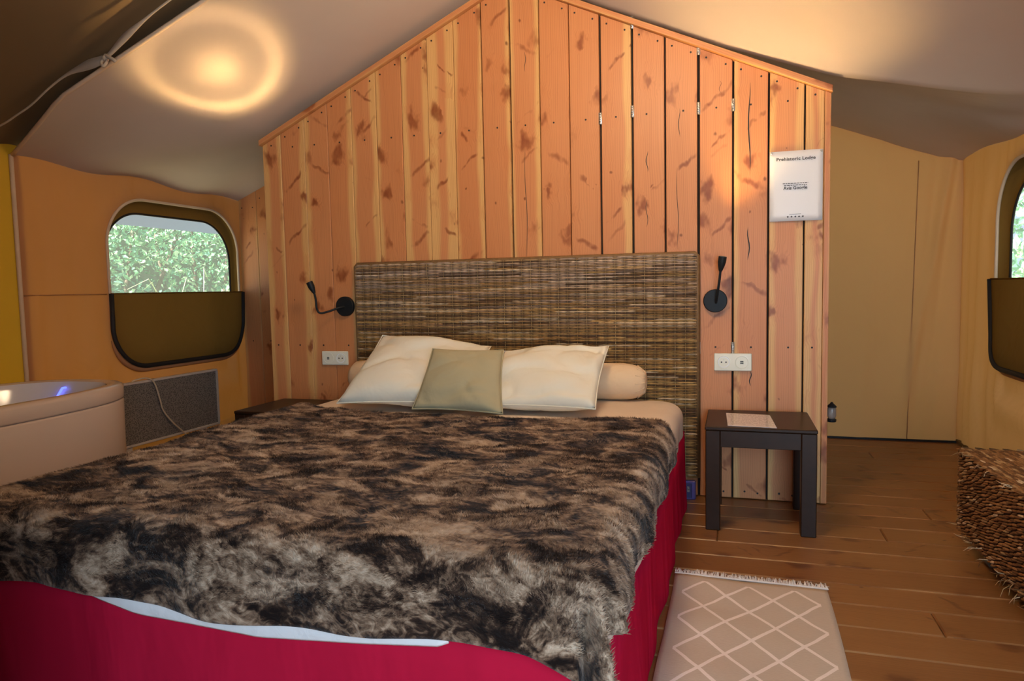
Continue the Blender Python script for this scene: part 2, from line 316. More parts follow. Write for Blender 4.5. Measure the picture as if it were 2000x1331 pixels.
# ------------------------------------------------------------------ structure
XC, XL, XR, YB, YF = 0.97, -1.25, 3.19, 1.41, -5.0
def struct(o, label, cat): return tag(o, label, cat, None, 'structure')
def ceil_z(x, y):
    a = abs(x - XC); t = max(0.0, min(1.0, (a - 1.36) / 0.86))
    zc = (2.366 if x > XC else 2.400) - 0.4575 * min(a, 1.36) + (0.030 * max(0.0, min(1.0, (a - 0.95) / 0.41)) if x > XC else 0)
    zm = zc if a < 1.36 else zc + (1.6 - zc) * (t ** 0.9)
    zf = 1.6 + 0.385 * (2.22 - a); zb = 1.6 + 0.373 * (2.22 - a)
    if x > XC:
        wt = math.exp(-abs(y) / 0.30) if y < 0 else math.exp(-abs(y) / 0.22)
    else: wt = math.exp(-(y / 0.5) ** 2)
    z = (zf if y < 0 else zb) * (1 - wt) + zm * wt
    e = max(0.0, 1 - (2.22 - a) / 0.75)               # slack along the eaves
    if x < XC: z += e * (0.013 * math.sin(y * 9.5 + 1.0) - 0.03 * smooth(np.float64((y + 0.2) / 1.1))) * (1 - 0.0 * e)
    else: z += e * 0.02 * math.sin(y * 5.0 + 2 + 6 * (2.22 - a)) + 0.016 * math.exp(-((y - 0.35 - 0.35 * (2.22 - a)) / 0.12) ** 2) * e
    return z
def edge_y(x): return -0.85 + 0.16 * (1 - min(1, (x - XL) / 0.5)) if x < XC else -0.85
mb = MB()
def cf(i, j):
    x = XL + (XR - XL) * i; y0 = edge_y(x); y = y0 + (YB + 0.02 - y0) * j; return (x, y, ceil_z(x, y))
ceiling = mb.grid(cf, 110, 70).build('ceiling', M['ceil'], None, True); struct(ceiling, 'grey beige canvas ceiling sloping down on both sides of the ridge', 'ceiling')
MB().tube([(x, edge_y(x) - 0.004, ceil_z(x, edge_y(x)) - 0.004) for x in np.linspace(XL, XR, 60)], 0.009, 8).build('piping', M['pipe'], ceiling, True)
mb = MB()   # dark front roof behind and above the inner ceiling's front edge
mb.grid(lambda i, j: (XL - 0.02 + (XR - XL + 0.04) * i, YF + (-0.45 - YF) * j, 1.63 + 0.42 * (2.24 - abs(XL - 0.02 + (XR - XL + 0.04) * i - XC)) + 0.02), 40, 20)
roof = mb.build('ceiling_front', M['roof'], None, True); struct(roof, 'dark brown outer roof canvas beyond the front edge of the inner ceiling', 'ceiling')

def rrect(y0, y1, z0, z1, rt, rb, n=24):
    """rounded rectangle outline (y, z), counter-clockwise from lower right"""
    P = []
    for cy, cz, a0, r in ((y1 - rb, z0 + rb, -90, rb), (y1 - rt, z1 - rt, 0, rt), (y0 + rt, z1 - rt, 90, rt), (y0 + rb, z0 + rb, 180, rb)):
        P += [(cy + r * math.cos(math.radians(a0 + 90 * k / n)), cz + r * math.sin(math.radians(a0 + 90 * k / n))) for k in range(n + 1)]
    return P
def window_wall(name, x, y0, y1, ztop, hole, mat, sgn):
    """canvas wall in the plane X = x with a rounded window hole; sgn = +1 when the room lies on +X"""
    cy = sum(p[0] for p in hole) / len(hole); cz = sum(p[1] for p in hole) / len(hole); N = len(hole); K = 26; mb = MB(); v = []
    for k in range(K + 1):
        t = k / K
        for (hy, hz) in hole:
            dy, dz = hy - cy, hz - cz
            s = min(((y1 - cy) if dy > 0 else (y0 - cy)) / dy if abs(dy) > 1e-6 else 1e9, ((ztop(cy) - cz) if dz > 0 else -cz) / dz if abs(dz) > 1e-6 else 1e9)
            oy, oz = cy + dy * s, cz + dz * s
            y = hy + (oy - hy) * t; z = hz + (oz - hz) * t
            if dz > 0 and abs(oz - ztop(cy)) < 1e-6: z += (ztop(y) - ztop(cy)) * t
            wv = 0.010 * math.sin(y * 17 + 2 * z) * (1 if z < 0.95 else 0.35) + 0.013 * math.sin(y * 41 + 2 * z + 1.5 * math.sin(y * 9)) * (1 if z < 0.95 else 0.22) + 0.008 * math.sin(5 * y + 8 * z)
            v.append((x + sgn * wv * min(1, t * 4) * (1 - 0.5 * t), y, z))
    f = [(k * N + i, k * N + (i + 1) % N, (k + 1) * N + (i + 1) % N, (k + 1) * N + i) for k in range(K) for i in range(N)]
    for c in ((y0, 0), (y1, 0), (y1, ztop(y1)), (y0, ztop(y0))):     # fill the four corners the radial mesh cuts off
        best = sorted(range(N), key=lambda i: (v[K * N + i][1] - c[0]) ** 2 + (v[K * N + i][2] - c[1]) ** 2)[:1][0]
        i = len(v); v.append((x, c[0], c[1])); f += [(K * N + best, K * N + (best + 1) % N, i), (K * N + (best - 1) % N, K * N + best, i)]
    mb.add(v, f); o = mb.build(name, mat, None, True); return o
HL = rrect(-0.20, 0.845, 0.55, 1.485, 0.27, 0.22)
HR = rrect(-0.20, 0.845, 0.52, 1.485, 0.27, 0.22)
wl = window_wall('wall_left', XL, -0.70, 0.90, lambda y: ceil_z(XL, y) + 0.01, HL, M['wallL'], 1); struct(wl, 'orange beige canvas wall on the left with a rounded window', 'wall')
MB().tube([(XL + 0.004, -0.70, z) for z in np.linspace(0, 1.61, 12)], 0.010, 8).build('piping', M['pipe'], wl, True)
MB().tube([(XL + 0.010 + 0.006 * math.sin(y * 17 + 2), y, 0.955) for y in np.linspace(-0.69, -0.22, 16)], 0.0028, 6).build('seam', M['wallL'], wl, True)
wr = window_wall('wall_right', XR, -0.85, YB + 0.03, lambda y: ceil_z(XR, y) + 0.01, HR, M['wallR'], -1); struct(wr, 'beige canvas wall on the right with a rounded window', 'wall')
mb = MB()
def bf(i, j):
    x = 2.25 + (XR + 0.02 - 2.25) * i; z = (ceil_z(x, YB) + 0.01) * j
    return (x, YB + 0.006 * math.sin(x * 14 + z * 1.5) * (1 - j * 0.6) + 0.012 * math.exp(-((x - 3.0 - 0.06 * (z - 0.6)) / 0.03) ** 2) - 0.022 * math.exp(-((x - 3.02 - 0.16 * (z - 0.9)) / 0.028) ** 2) * min(1, z * 1.5) + 0.016 * math.exp(-((x - 3.09 - 0.10 * (z - 0.9)) / 0.03) ** 2) - 0.010 * math.exp(-((x - 2.72 - 0.05 * (z - 0.9)) / 0.05) ** 2), z)
wb = mb.grid(bf, 110, 30).build('wall_back', M['wallR'], None, True); struct(wb, 'beige canvas back wall right of the wooden partition', 'wall')
MB().tube([(2.93 + 0.02 * z, YB - 0.004, z) for z in np.linspace(0.005, 1.62, 12)], 0.003, 6).build('seam', M['wallR'], wb, True)
MB().box(2.34, XR, YB - 0.012, YB - 0.004, 0.0, 0.012).build('hem', M['binding'], wb)
mb = MB(); mb.grid(lambda i, j: (XL - 0.014 + 0.012 * math.sin(i * 40), -1.95 + (-0.66 + 1.95) * i, 1.72 * j), 60, 6)
wf = mb.build('wall_left_front', M['yellow'], None, True); struct(wf, 'yellow canvas strip of the front room at the left edge', 'wall')
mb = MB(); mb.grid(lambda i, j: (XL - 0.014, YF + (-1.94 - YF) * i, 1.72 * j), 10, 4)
wle = mb.build('wall_left_entry', M['opaque'], None, True); struct(wle, 'lined canvas of the entrance end on the left', 'wall')  # unseen section kept opaque so no yellow glow reaches the bed foot
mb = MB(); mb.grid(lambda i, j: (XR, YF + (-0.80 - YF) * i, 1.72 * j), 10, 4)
wrf = mb.build('wall_right_front', M['opaque'], None, True); struct(wrf, 'beige canvas of the front room on the right', 'wall')
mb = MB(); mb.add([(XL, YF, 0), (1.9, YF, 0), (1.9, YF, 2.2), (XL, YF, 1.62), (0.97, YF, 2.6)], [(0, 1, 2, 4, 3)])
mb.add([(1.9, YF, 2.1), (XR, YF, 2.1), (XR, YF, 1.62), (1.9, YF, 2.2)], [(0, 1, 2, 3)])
wff = mb.build('wall_front', M['opaque'], None); struct(wff, 'beige canvas front wall with the doorway behind the viewer', 'wall')
wdv = MB().box(1.07, 1.10, YF, -2.64, 0, 2.3).build('shade_panel', M['opaque'], None); struct(wdv, 'unseen panel added to keep door light off the left bed foot', 'wall')  # added out of view to shade the left foot of the bed
for nm, a in (('hem', (XL - 0.05, XL + 0.006, -0.70, 0.90)), ('hem', (XR - 0.006, XR + 0.05, -0.85, YB + 0.03))):
    MB().box(*a, -0.03, 0.022, 0.004).build(nm, M['opaque'], wl if a[0] < 0 else wr)
# outer fly above the tent; its hanging edge shows at the top of the left window
mb = MB()
mb.add([(XC, -5.2, 2.95), (XC, 2.4, 2.95), (XL - 0.75, 2.4, 1.62), (XL - 0.75, -5.2, 1.62), (XL - 0.78, 2.4, 1.430), (XL - 0.78, -5.2, 1.430), (XR + 0.75, 2.4, 1.72), (XR + 0.75, -5.2, 1.72)], [(0, 1, 2, 3), (3, 2, 4, 5), (0, 7, 6, 1)])
fl = mb.build('canopy', M['fly'], None); struct(fl, 'grey outer fly sheet whose edge hangs across the top of the left window', 'canopy')
mb = MB(); mb.grid(lambda i, j: (2.33 - 2.72 * i, YB + 0.03, 2.45 * j), 2, 2); bw = mb.build('wall_bathroom', M['wallR'], None); struct(bw, 'canvas back wall hidden behind the wooden partition', 'wall')

# windows
def window(name, x, hole, sgn, label, mesh_hole, flap_top, sag):
    w_ = MB().tube([(x + sgn * 0.004, p[0], p[1]) for p in hole] + [(x + sgn * 0.004, hole[0][0], hole[0][1])], 0.008, 8).build(name, M['pipe'], None, True)
    struct(w_, label, 'window')
    N = len(hole); mb = MB(); xo = x - sgn * 0.045                # olive reveal between the wall's opening and the screen
    mb.add([(x, p[0], p[1]) for p in hole] + [(xo, p[0] + 0, p[1]) for p in hole] + [(xo, p[0], p[1]) for p in mesh_hole],
           [(i, (i + 1) % N, N + (i + 1) % N, N + i) for i in range(N)] + [(N + i, N + (i + 1) % N, 2 * N + (i + 1) % N, 2 * N + i) for i in range(N)])
    mb.build('reveal', M['olive'], w_, True)
    MB().tube([(xo + sgn * 0.002, p[0], p[1]) for p in mesh_hole] + [(xo + sgn * 0.002,) + mesh_hole[0]], 0.006, 6).build('screen_edge', M['binding'], w_, True)
    MB().add([(xo - sgn * 0.002, p[0], p[1]) for p in mesh_hole], [tuple(range(N))]).build('insect_screen', M['screen'], w_)
    # the half-open storm flap below, bound in black
    lo = [p for p in hole if p[1] <= flap_top]; y0 = min(p[0] for p in hole); y1 = max(p[0] for p in hole)
    cy = (y0 + y1) / 2; cz = (flap_top + min(p[1] for p in hole)) / 2
    left = [p for p in lo if p[0] < cy]; right = [p for p in lo if p[0] >= cy]
    rim = [(y0, flap_top)] + sorted(left, key=lambda p: -p[1]) + sorted(right, key=lambda p: p[1]) + [(y1, flap_top)]
    rim = [(p[0] - 0.006 * (cy - p[0]) / 0.5, p[1] - 0.004) for p in rim]; rim[0] = (rim[0][0], flap_top); rim[-1] = (rim[-1][0], flap_top)
    def xin(y, z): return x + sgn * (0.02 + sag * max(0, 1 - ((y - cy) / 0.52) ** 2) * max(0, 1 - ((z - cz - 0.1) / 0.42) ** 2) + 0.006 * math.sin(y * 13 + z * 9))
    mb = MB(); R = len(rim); v = []
    for k in range(9):
        for (y, z) in rim:
            yy = cy + (y - cy) * (1 - k / 8.0); zz = flap_top + (z - flap_top) * (1 - 0.0) if k == 0 else (cz + 0.12) + (z - cz - 0.12) * (1 - k / 8.0)
            if abs(z - flap_top) < 1e-6: zz = flap_top
            v.append((xin(yy, zz), yy, zz))
    mb.add(v, [(k * R + i, k * R + i + 1, (k + 1) * R + i + 1, (k + 1) * R + i) for k in range(8) for i in range(R - 1)])
    fp = mb.build('flap', M['olive'], w_, True); fp['label'] = 'olive storm flap bound in black tape'
    MB().tube([(xin(y, z) + sgn * 0.003, y, z) for y, z in rim], 0.0125, 6).build('binding', M['binding'], fp, True)
    MB().tube([(xin(rim[0][0] + (rim[-1][0] - rim[0][0]) * t, flap_top), rim[0][0] + (rim[-1][0] - rim[0][0]) * t, flap_top) for t in np.linspace(0, 1, 14)], 0.004, 6).build('hem', M['olive'], fp, True)
    # piping bulge round the lower edge of the opening
    low = [p for p in hole if p[1] < 0.74]; low = sorted([p for p in low if p[0] < cy], key=lambda p: -p[1]) + sorted([p for p in low if p[0] >= cy], key=lambda p: p[1])
    MB().tube([(x + sgn * 0.008, cy + (p[0] - cy) * 1.03, p[1] - 0.024) for p in low], [0.016 * min(1.0, 0.15 + 1.2 * math.sin(PI * k_ / (len(low) - 1))) for k_ in range(len(low))], 8).build('lower_roll', M['wallL'] if sgn > 0 else M['wallR'], w_, True)
    return w_
def inner(h, dy0, dy1, dz1): 
    ys = [p[0] for p in h]; zs = [p[1] for p in h]; return rrect(min(ys) + dy0, max(ys) + dy1, min(zs) + 0.02, max(zs) + dz1, 0.25, 0.2)
window('window_1', XL, HL, 1, 'left rounded tent window half covered by an olive flap, hedge outside', inner(HL, 0.02, -0.03, -0.075), 0.957, 0.03)
window('window_2', XR, HR, -1, 'right rounded tent window cut by the edge of the picture', inner(HR, 0.02, -0.045, -0.085), 0.94, 0.05)

# ------------------------------------------------------------------ board walls and floor
def board(name, parent, poly, mapf, depth, mat, ch=0.0022, u0=None, sapl=0.0, sapr=0.0, tone=0.5, along=1, bow=0.0):
    """poly: (a, b) outline, a across and b along; mapf(a, b, d) gives the world point at depth d behind the face"""
    ca = (min(p[0] for p in poly) + max(p[0] for p in poly)) / 2; cb = (min(p[1] for p in poly) + max(p[1] for p in poly)) / 2
    ins = [(p[0] + (ch if p[0] < ca else -ch), p[1] + (ch if p[1] < cb else -ch)) for p in poly]
    n = len(poly); v = [mapf(a, b, 0) for a, b in ins] + [mapf(a, b, ch) for a, b in poly] + [mapf(a, b, depth) for a, b in poly]
    f = [tuple(range(n)), tuple(range(3 * n - 1, 2 * n - 1, -1))]
    for r in (0, 1): f += [(r * n + i, r * n + (i + 1) % n, (r + 1) * n + (i + 1) % n, (r + 1) * n + i) for i in range(n)]
    a0 = min(p[0] for p in poly); mb = MB(); mb.add(v, f)
    AB = [(p[0] - a0, p[1]) for p in ins + poly + poly]; it = iter(AB)
    o = mb.build(name, mat, parent, False, lambda *p: next(it))
    o['seed'] = random.random() * 3.0; o['tone'] = float(tone); o['sap_left'] = float(sapl); o['sap_right'] = float(sapr); o['board_width'] = float(max(p[0] for p in poly) - a0)
    return o
EDG = [-0.2789, -0.1364, 0.0008, 0.1378, 0.2764, 0.4149, 0.5535, 0.6918, 0.8313, 0.9692, 1.1096, 1.2477, 1.3876, 1.5296, 1.6705, 1.8109, 1.9528, 2.0950, 2.2346]
def top_z(x): return 2.352 - 0.4575 * abs(x - XC)
wp = MB().add([(-0.385, 0.024, 0), (2.325, 0.024, 0), (2.325, 0.024, 1.71), (XC, 0.024, 2.33), (-0.385, 0.024, 1.71),
               (-0.385, 0.07, 0), (2.325, 0.07, 0), (2.325, 0.07, 1.71), (XC, 0.07, 2.33), (-0.385, 0.07, 1.71)],
              [(0, 1, 2, 3, 4), (9, 8, 7, 6, 5), (0, 5, 6, 1), (1, 6, 7, 2), (2, 7, 8, 3), (3, 8, 9, 4), (4, 9, 5, 0)]).build('wall_partition', M['dark'], None)
struct(wp, 'gabled wall of upright salmon larch boards behind the bed', 'wall')
xs = [-0.388] + EDG + [2.309]
GAP = {9: 0.0042, 12: 0.0045, 13: 0.0050, 14: 0.0038, 15: 0.0055, 16: 0.0040, 17: 0.0040, 18: 0.0034, 8: 0.003, 10: 0.002, 11: 0.002}
scr = MB().lathe([(0.0042, -0.0012), (0.0042, 0.0008), (0.002, 0.0003)], (0, 0, 0), (0, -1, 0), 10)
scr_me = scr.build('screw', M['screw'], None).data; bpy.data.objects.remove(bpy.data.objects['screw'])
SAP = {0: (0.03, 0.02), 1: (0.0, 0.03), 2: (0.02, 0.0), 3: (0.0, 0.02), 4: (0.012, 0.03), 5: (0.02, 0.0), 6: (0.035, 0.02), 7: (0.05, 0.045), 8: (0.012, 0.018), 9: (0, 0.014), 10: (0.012, 0.02), 13: (0.0, 0.03), 15: (0.0, 0.0), 17: (0.02, 0), 18: (0.02, 0.03), 19: (0.03, 0.02)}
def wall_map(a, b, d): return (a, d, b)
planks = []
for i in range(20):
    gl = GAP.get(i - 1, 0.0012); gr = GAP.get(i, 0.0012); a, b = xs[i] + gl, xs[i + 1] - gr
    if i == 0: a = xs[0]
    if i == 19: b = xs[20] - 0.0008
    top = [(b, top_z(b) - 0.022), (a, top_z(a) - 0.022)]
    if a < XC < b: top = [top[0], (XC, top_z(XC) - 0.022), top[1]]
    off_y = random.uniform(-0.0012, 0.0012) if i else 0
    o = board('plank', wp, [(a, 0.004), (b, 0.004)] + top, lambda A, B, D, k=off_y: (A, D + k, B), 0.022, M['plank'], 0.0022, None, *[q_ if q_ > 0 else -0.05 for q_ in SAP.get(i, (0, 0))], tone=(0.25, .45, .35, .6, .4, .5, .45, .3, .75, .6, .45, .5, .4, .55, .45, .35, .45, .5, .3, .35)[i])
    planks.append(o); m = (a + b) / 2; q = (b - a)
    S = [(a + q * 0.2, top_z(a + q * .2) - 0.05), (b - q * 0.2, top_z(b - q * .2) - 0.05)] if i not in (0, 19) else [(m, top_z(m) - 0.05)]
    S += ([(m + random.uniform(-.01, .01), 1.69)] if i not in (0, 19) else []) + [(m + random.uniform(-.012, .012), 0.668)] + [(a + q * 0.35, 0.035), (b - q * 0.25, 0.03)]
    for sx, sz in S:
        s_ = link('screw', scr_me, o); s_.location = (sx, off_y - 0.0006, sz)
# drying cracks in the boards
def crack(i, x, z0, z1, wid):
    n = 8; v = []; 
    for k in range(n + 1):
        t = k / n; hw = wid * math.sin(PI * t) ** 0.6 + 0.0002; c = x + 0.004 * math.sin(t * 7 + z0 * 5); v += [(c - hw, -0.0018, z0 + (z1 - z0) * t), (c + hw, -0.0018, z0 + (z1 - z0) * t)]
    MB().add(v, [(2 * k, 2 * k + 1, 2 * k + 3, 2 * k + 2) for k in range(n)]).build('crack', M['screw'], planks[i], solid=0.0008)
crack(17, 2.018, 1.40, 1.78, 0.0022); crack(17, 2.016, 1.04, 1.18, 0.0024); crack(17, 2.026, 0.50, 0.565, 0.002); crack(16, 1.90, 1.75, 1.80, 0.0006)
crack(14, 1.592, 1.44, 1.53, 0.0016); crack(14, 1.590, 1.20, 1.32, 0.0012); crack(15, 1.730, 1.58, 1.70, 0.0012); crack(15, 1.722, 1.10, 1.45, 0.0009)
crack(10, 1.036, 1.08, 1.58, 0.0011); crack(10, 1.043, 1.93, 2.02, 0.001)
o = board('corner_trim', wp, [(2.3095, 0.004), (2.333, 0.004), (2.333, top_z(2.333) - 0.022), (2.3095, top_z(2.3095) - 0.022)], lambda A, B, D: (A, D - 0.001, B), 0.022, M['plank'], 0.0015, None, 0, 0, 0.8)
board('side_board', wp, [(0.0, 0.004), (0.16, 0.004), (0.16, 1.70), (0.0, 1.70)], lambda A, B, D: (2.333 - D, 0.022 + A, B), 0.02, M['plank'], 0.002, None, 0, 0, 0.8)
# hinges in the gaps
for hx, hz in ((1.5296, 2.086), (1.5296, 1.707), (1.3876, 1.689), (1.8109, 1.943), (1.8109, 1.694), (1.9528, 1.695), (1.8109, 0.664), (1.9528, 0.665)):
    mb = MB(); mb.box(hx - 0.0075, hx + 0.0075, -0.0022, 0.001, hz - 0.026, hz + 0.026, 0.0006)
    for k in range(5): mb.lathe([(0.0035, -0.0046), (0.0042, -0.004), (0.0042, 0.004), (0.0035, 0.0046)], (hx, -0.003, hz - 0.0208 + k * 0.0104), (0, 0, 1), 8)
    mb.build('hinge', M['metal'], wp, True)
# sloping trim boards on top of the wall
for k, sg in ((1, -1), (2, 1)):
    xe = XC + sg * 1.363
    def tm(a, b, d, sg=sg): x = XC + sg * b; return (x, -0.022 + d, top_z(x) - 0.021 + a)
    t_ = board('trim_%d' % k, None, [(0, 0.0), (0.027, 0.0), (0.027, 1.366), (0, 1.366)], tm, 0.12, M['plank'], 0.002, None, 0, 0, 0.45)
    struct(t_, ('left' if sg < 0 else 'right') + ' sloping larch cap board along the top of the partition', 'trim')
# rear partition boards on the left
wrp = MB().box(XL + 0.005, -0.39, 0.905, 0.93, 0, 1.54).build('wall_rear', M['dark'], None); struct(wrp, 'rear boards beside the left window set back behind the partition', 'wall')
rx = [XL, -1.105, -0.968, -0.83, -0.69, -0.55, -0.39]
for i in range(6):
    a, b = rx[i] + 0.0015, rx[i + 1] - 0.0015
    o = board('plank', wrp, [(a, 0.0), (b, 0.0), (b, ceil_z(b, 0.88) + 0.004), (a, ceil_z(a, 0.88) + 0.004)], lambda A, B, D: (A, 0.88 + D, B), 0.022, M['plank'], 0.002, None, 0.02 if i % 2 == 0 else 0.0, 0.0, (0.3, 0.7, 0.4, 0.5, 0.4, 0.6)[i])
    for q in (0.2, 0.8): s_ = link('screw', scr_me, o); s_.location = (a + (b - a) * q, 0.8795, ceil_z(a, 0.88) - 0.05)
    s_ = link('screw', scr_me, o); s_.location = ((a + b) / 2, 0.8795, 0.62)
# floor: boards run along X
fl0 = MB().box(XL - 0.12, XR + 0.12, YF - 0.1, YB + 0.12, -0.09, -0.03).build('floor', M['dark'], None); struct(fl0, 'brown timber floor of long boards', 'floor')
ys = -1.28 + 0.146; rows = []
r0 = int((-2.6 + 1.28) / 0.146); r1 = int((YB + 0.03 + 1.28) / 0.146)
ENDS = {1: [2.493], 0: [1.95], 6: [2.49], 2: [1.2], 3: [2.9], 5: [1.9], 4: [1.35], 7: [1.6], -1: [2.75], 8: [2.7], 9: [1.2]}
for r in range(r0, r1 + 1):
    y0 = -1.28 + 0.146 * r; y1 = min(y0 + 0.146, YB + 0.04)
    cuts = [XL + 0.002] + ENDS.get(r, [0.2 + ((r * 0.73) % 1.0) * 2.6]) + [XR - 0.002]
    for a, b in zip(cuts[:-1], cuts[1:]):
        board('plank', fl0, [(y0 + 0.0012, a + 0.0008), (y1 - 0.0012, a + 0.0008), (y1 - 0.0012, b - 0.0008), (y0 + 0.0012, b - 0.0008)], lambda A, B, D: (B, A, -D), 0.03, M['floor'], 0.004, None, 0, 0, random.uniform(0.2, 0.8))
mb = MB(); mb.box(XL, XR, YF, -1.28 + 0.146 * r0 - 0.001, -0.03, 0.0); mb.build('floor_front', M['floor'], fl0)

# ------------------------------------------------------------------ bed
bed = thing('bed', 'double bed with cream fitted sheet and red skirt against the wicker headboard', 'bed', (0.945, -1.03, 0))
BX0, BX1, BY0, BY1, ZT = 0.145, 1.752, -2.035, -0.06, 0.445
mb = MB()
def outline(n, x0, x1, y0, y1, r):
    P = []
    for cx, cy, a0 in ((x1 - r, y0 + r, -90), (x1 - r, y1 - r, 0), (x0 + r, y1 - r, 90), (x0 + r, y0 + r, 180)):
        P += [(cx + r * math.cos(math.radians(a0 + 90 * k / n)), cy + r * math.sin(math.radians(a0 + 90 * k / n))) for k in range(n + 1)]
    Q = []
    for i in range(len(P)):
        a, b = P[i], P[(i + 1) % len(P)]; L = math.dist(a, b); m = max(1, int(L / 0.05))
        Q += [(a[0] + (b[0] - a[0]) * k / m, a[1] + (b[1] - a[1]) * k / m) for k in range(m)]
    return Q
O0 = outline(8, BX0, BX1, BY0, BY1, 0.07); N = len(O0); cx, cy = (BX0 + BX1) / 2, (BY0 + BY1) / 2
def sheet_low(x, y):
    if y < BY0 + 0.03: return 0.312
    return 0.26
rings = []
for k in range(9):
    th = k / 8 * PI / 2; ri = 0.07 * (1 - math.cos(PI / 2 - th)) if False else 0.07 * (1 - math.sin(th)); dz = 0.07 * (1 - math.cos(th))
    rings.append([(cx + (p[0] - cx) * (1 - ri / abs(BX1 - cx)), cy + (p[1] - cy) * (1 - ri / abs(BY1 - cy)), ZT - dz) for p in O0])
for q in (0.5, 1.0):
    rings.append([(p[0] + 0.004 * math.sin(p[1] * 23), p[1] - 0.006 * q * (p[1] < BY0 + 0.03), (ZT - 0.07) * (1 - q) + sheet_low(*p) * q) for p in O0])
rings.append([(cx + (p[0] - cx) * 0.985, cy + (p[1] - cy) * 0.985, sheet_low(*p) + 0.001) for p in O0])
v = [p for r in rings for p in r]; mb.add(v, [(k * N + i, k * N + (i + 1) % N, (k + 1) * N + (i + 1) % N, (k + 1) * N + i) for k in range(len(rings) - 1) for i in range(N)] + [tuple(range(N))])
mt = mb.build('mattress', M['sheet'], bed, True); mt['label'] = 'cream fitted sheet over the mattress'
mb = MB(); OS = outline(8, BX0 - 0.005, BX1 + 0.004, BY0 + 0.010, BY1, 0.05); N = len(OS); R = []
for k, z in enumerate((0.31, 0.24, 0.16, 0.08, 0.004)):
    q = (0.31 - z) / 0.31; rr = []
    for i, p in enumerate(OS):
        s = i * 0.05; e = 0.008 * q * (math.sin(s * 21) * 0.6 + math.sin(s * 9.3 + 1) * 0.5) + 0.008 * q
        dx, dy = p[0] - cx, p[1] - cy; nx = 1 if abs(dx) > abs(BX1 - cx) - 0.03 else 0; ny = 1 if abs(dy) > abs(BY1 - cy) - 0.03 else 0
        rr.append((p[0] + math.copysign(e * nx, dx), p[1] + math.copysign(e * ny, dy), z))
    R.append(rr)
mb.add([p for r in R for p in r], [(k * N + i, k * N + (i + 1) % N, (k + 1) * N + (i + 1) % N, (k + 1) * N + i) for k in range(4) for i in range(N)] + [tuple(range(N))])
sk = mb.build('bed_skirt', M['red'], bed, True); sk['label'] = 'red bed skirt down to the floor'

# blanket of mottled faux fur
RR, A0, TOP = 0.065, 0.752, 0.457
BCX, BYF = 0.948, -1.997                  # centre line, start of the rounding at the foot
def prof(d):
    d = np.asarray(d, float); th = np.clip(d / RR, 0, PI / 2); ho = np.where(d <= 0, d, RR * np.sin(th)); dr = np.where(d <= 0, 0, RR * (1 - np.cos(th)) + np.maximum(0, d - RR * PI / 2)); return ho, dr
HX = [0.145, 0.449, 0.719, 1.082, 1.365, 1.634, 1.709, 1.76]; HY = [-0.587, -0.657, -0.733, -0.747, -0.711, -0.655, -0.665, -0.72]
def blanket_pts(W, T):
    """W: signed arclength from the centre line, T: 0..1 from the head edge to the foot hem"""
    W = np.asarray(W, float); T = np.asarray(T, float); s = np.sign(W); ex = np.abs(W) - A0
    y0 = np.interp(BCX + np.clip(W, -0.81, 0.815), HX, HY) + np.where((ex > 0.03) & (s > 0), -0.10 * smooth((ex - 0.03) / 0.12), 0)
    y0 = y0 - 0.012 * np.sin(W * 11)
    hang = 0.204 + 0.012 * np.sin(W * 6 + 1) + 0.055 * smooth((W - 0.66) / 0.16) - 0.004
    tmax = -BYF + hang; t = -y0 + T * (tmax + y0); ey = t + BYF
    both = (ex > 0) & (ey > 0); d = np.hypot(np.maximum(ex, 0), np.maximum(ey, 0)); ph = np.arctan2(np.maximum(ey, 0), np.maximum(ex, 1e-9))
    hx, dx = prof(ex); hy, dy = prof(ey); hd, dd = prof(d)
    fold = np.where(both, smooth((d - 0.04) / 0.16) * 0.056 * np.sin(ph * 8.0 + 0.2) * np.abs(np.sin(2 * ph)) ** 0.7, 0)
    X = np.where(both, A0 + (hd + fold) * np.cos(ph), A0 + hx); Y = np.where(both, BYF - (hd + fold) * np.sin(ph), BYF - hy); Z = TOP - np.where(both, dd, dx + dy)
    X = BCX + np.where(ex > -0.3, s * X, W); P = np.stack([X, Y, Z], 1)
    hangw = smooth((TOP - Z - 0.02) / 0.12)
    wav = hangw * 0.008 * np.sin(np.where(ey > 0, W * 19 + 1.1, t * 17))
    P[:, 1] -= np.where((ey > 0) & ~both, wav, 0); P[:, 0] += np.where((ex > 0) & ~both, s * (wav + 0.006 * hangw), 0)
    bump = (vnoise(np.stack([W, t, W * 0], 1), 5.0, 3) - 0.5) * 0.014 + (vnoise(np.stack([W, t, W * 0], 1), 17.0, 4) - 0.5) * 0.006
    return P, bump
WMAXR, WMAXL = A0 + 0.102 + 0.045, A0 + 0.102 + 0.03
NU, NV = 190, 180
ii, jj = np.meshgrid(np.linspace(-WMAXL, WMAXR, NU + 1), np.linspace(0, 1, NV + 1), indexing='ij')
BP, BB = blanket_pts(ii.ravel(), jj.ravel()); G = BP.reshape(NU + 1, NV + 1, 3)
nrm = np.cross(np.gradient(G, axis=0), np.gradient(G, axis=1)); nrm /= np.linalg.norm(nrm, axis=2, keepdims=True) + 1e-9
if nrm[NU // 2, NV // 3, 2] < 0: nrm = -nrm
G = G + nrm * BB.reshape(NU + 1, NV + 1, 1) + np.array([0, 0, 0.007])
blanket = thing('blanket', 'mottled brown faux fur blanket spread over the bed', 'blanket', (0.95, -1.4, 0.45))
mb = MB(); mb.add(G.reshape(-1, 3), [(i * (NV + 1) + j, (i + 1) * (NV + 1) + j, (i + 1) * (NV + 1) + j + 1, i * (NV + 1) + j + 1) for i in range(NU) for j in range(NV)])
fb = mb.build('pile', M['fur'], blanket, True, solid=0.007)
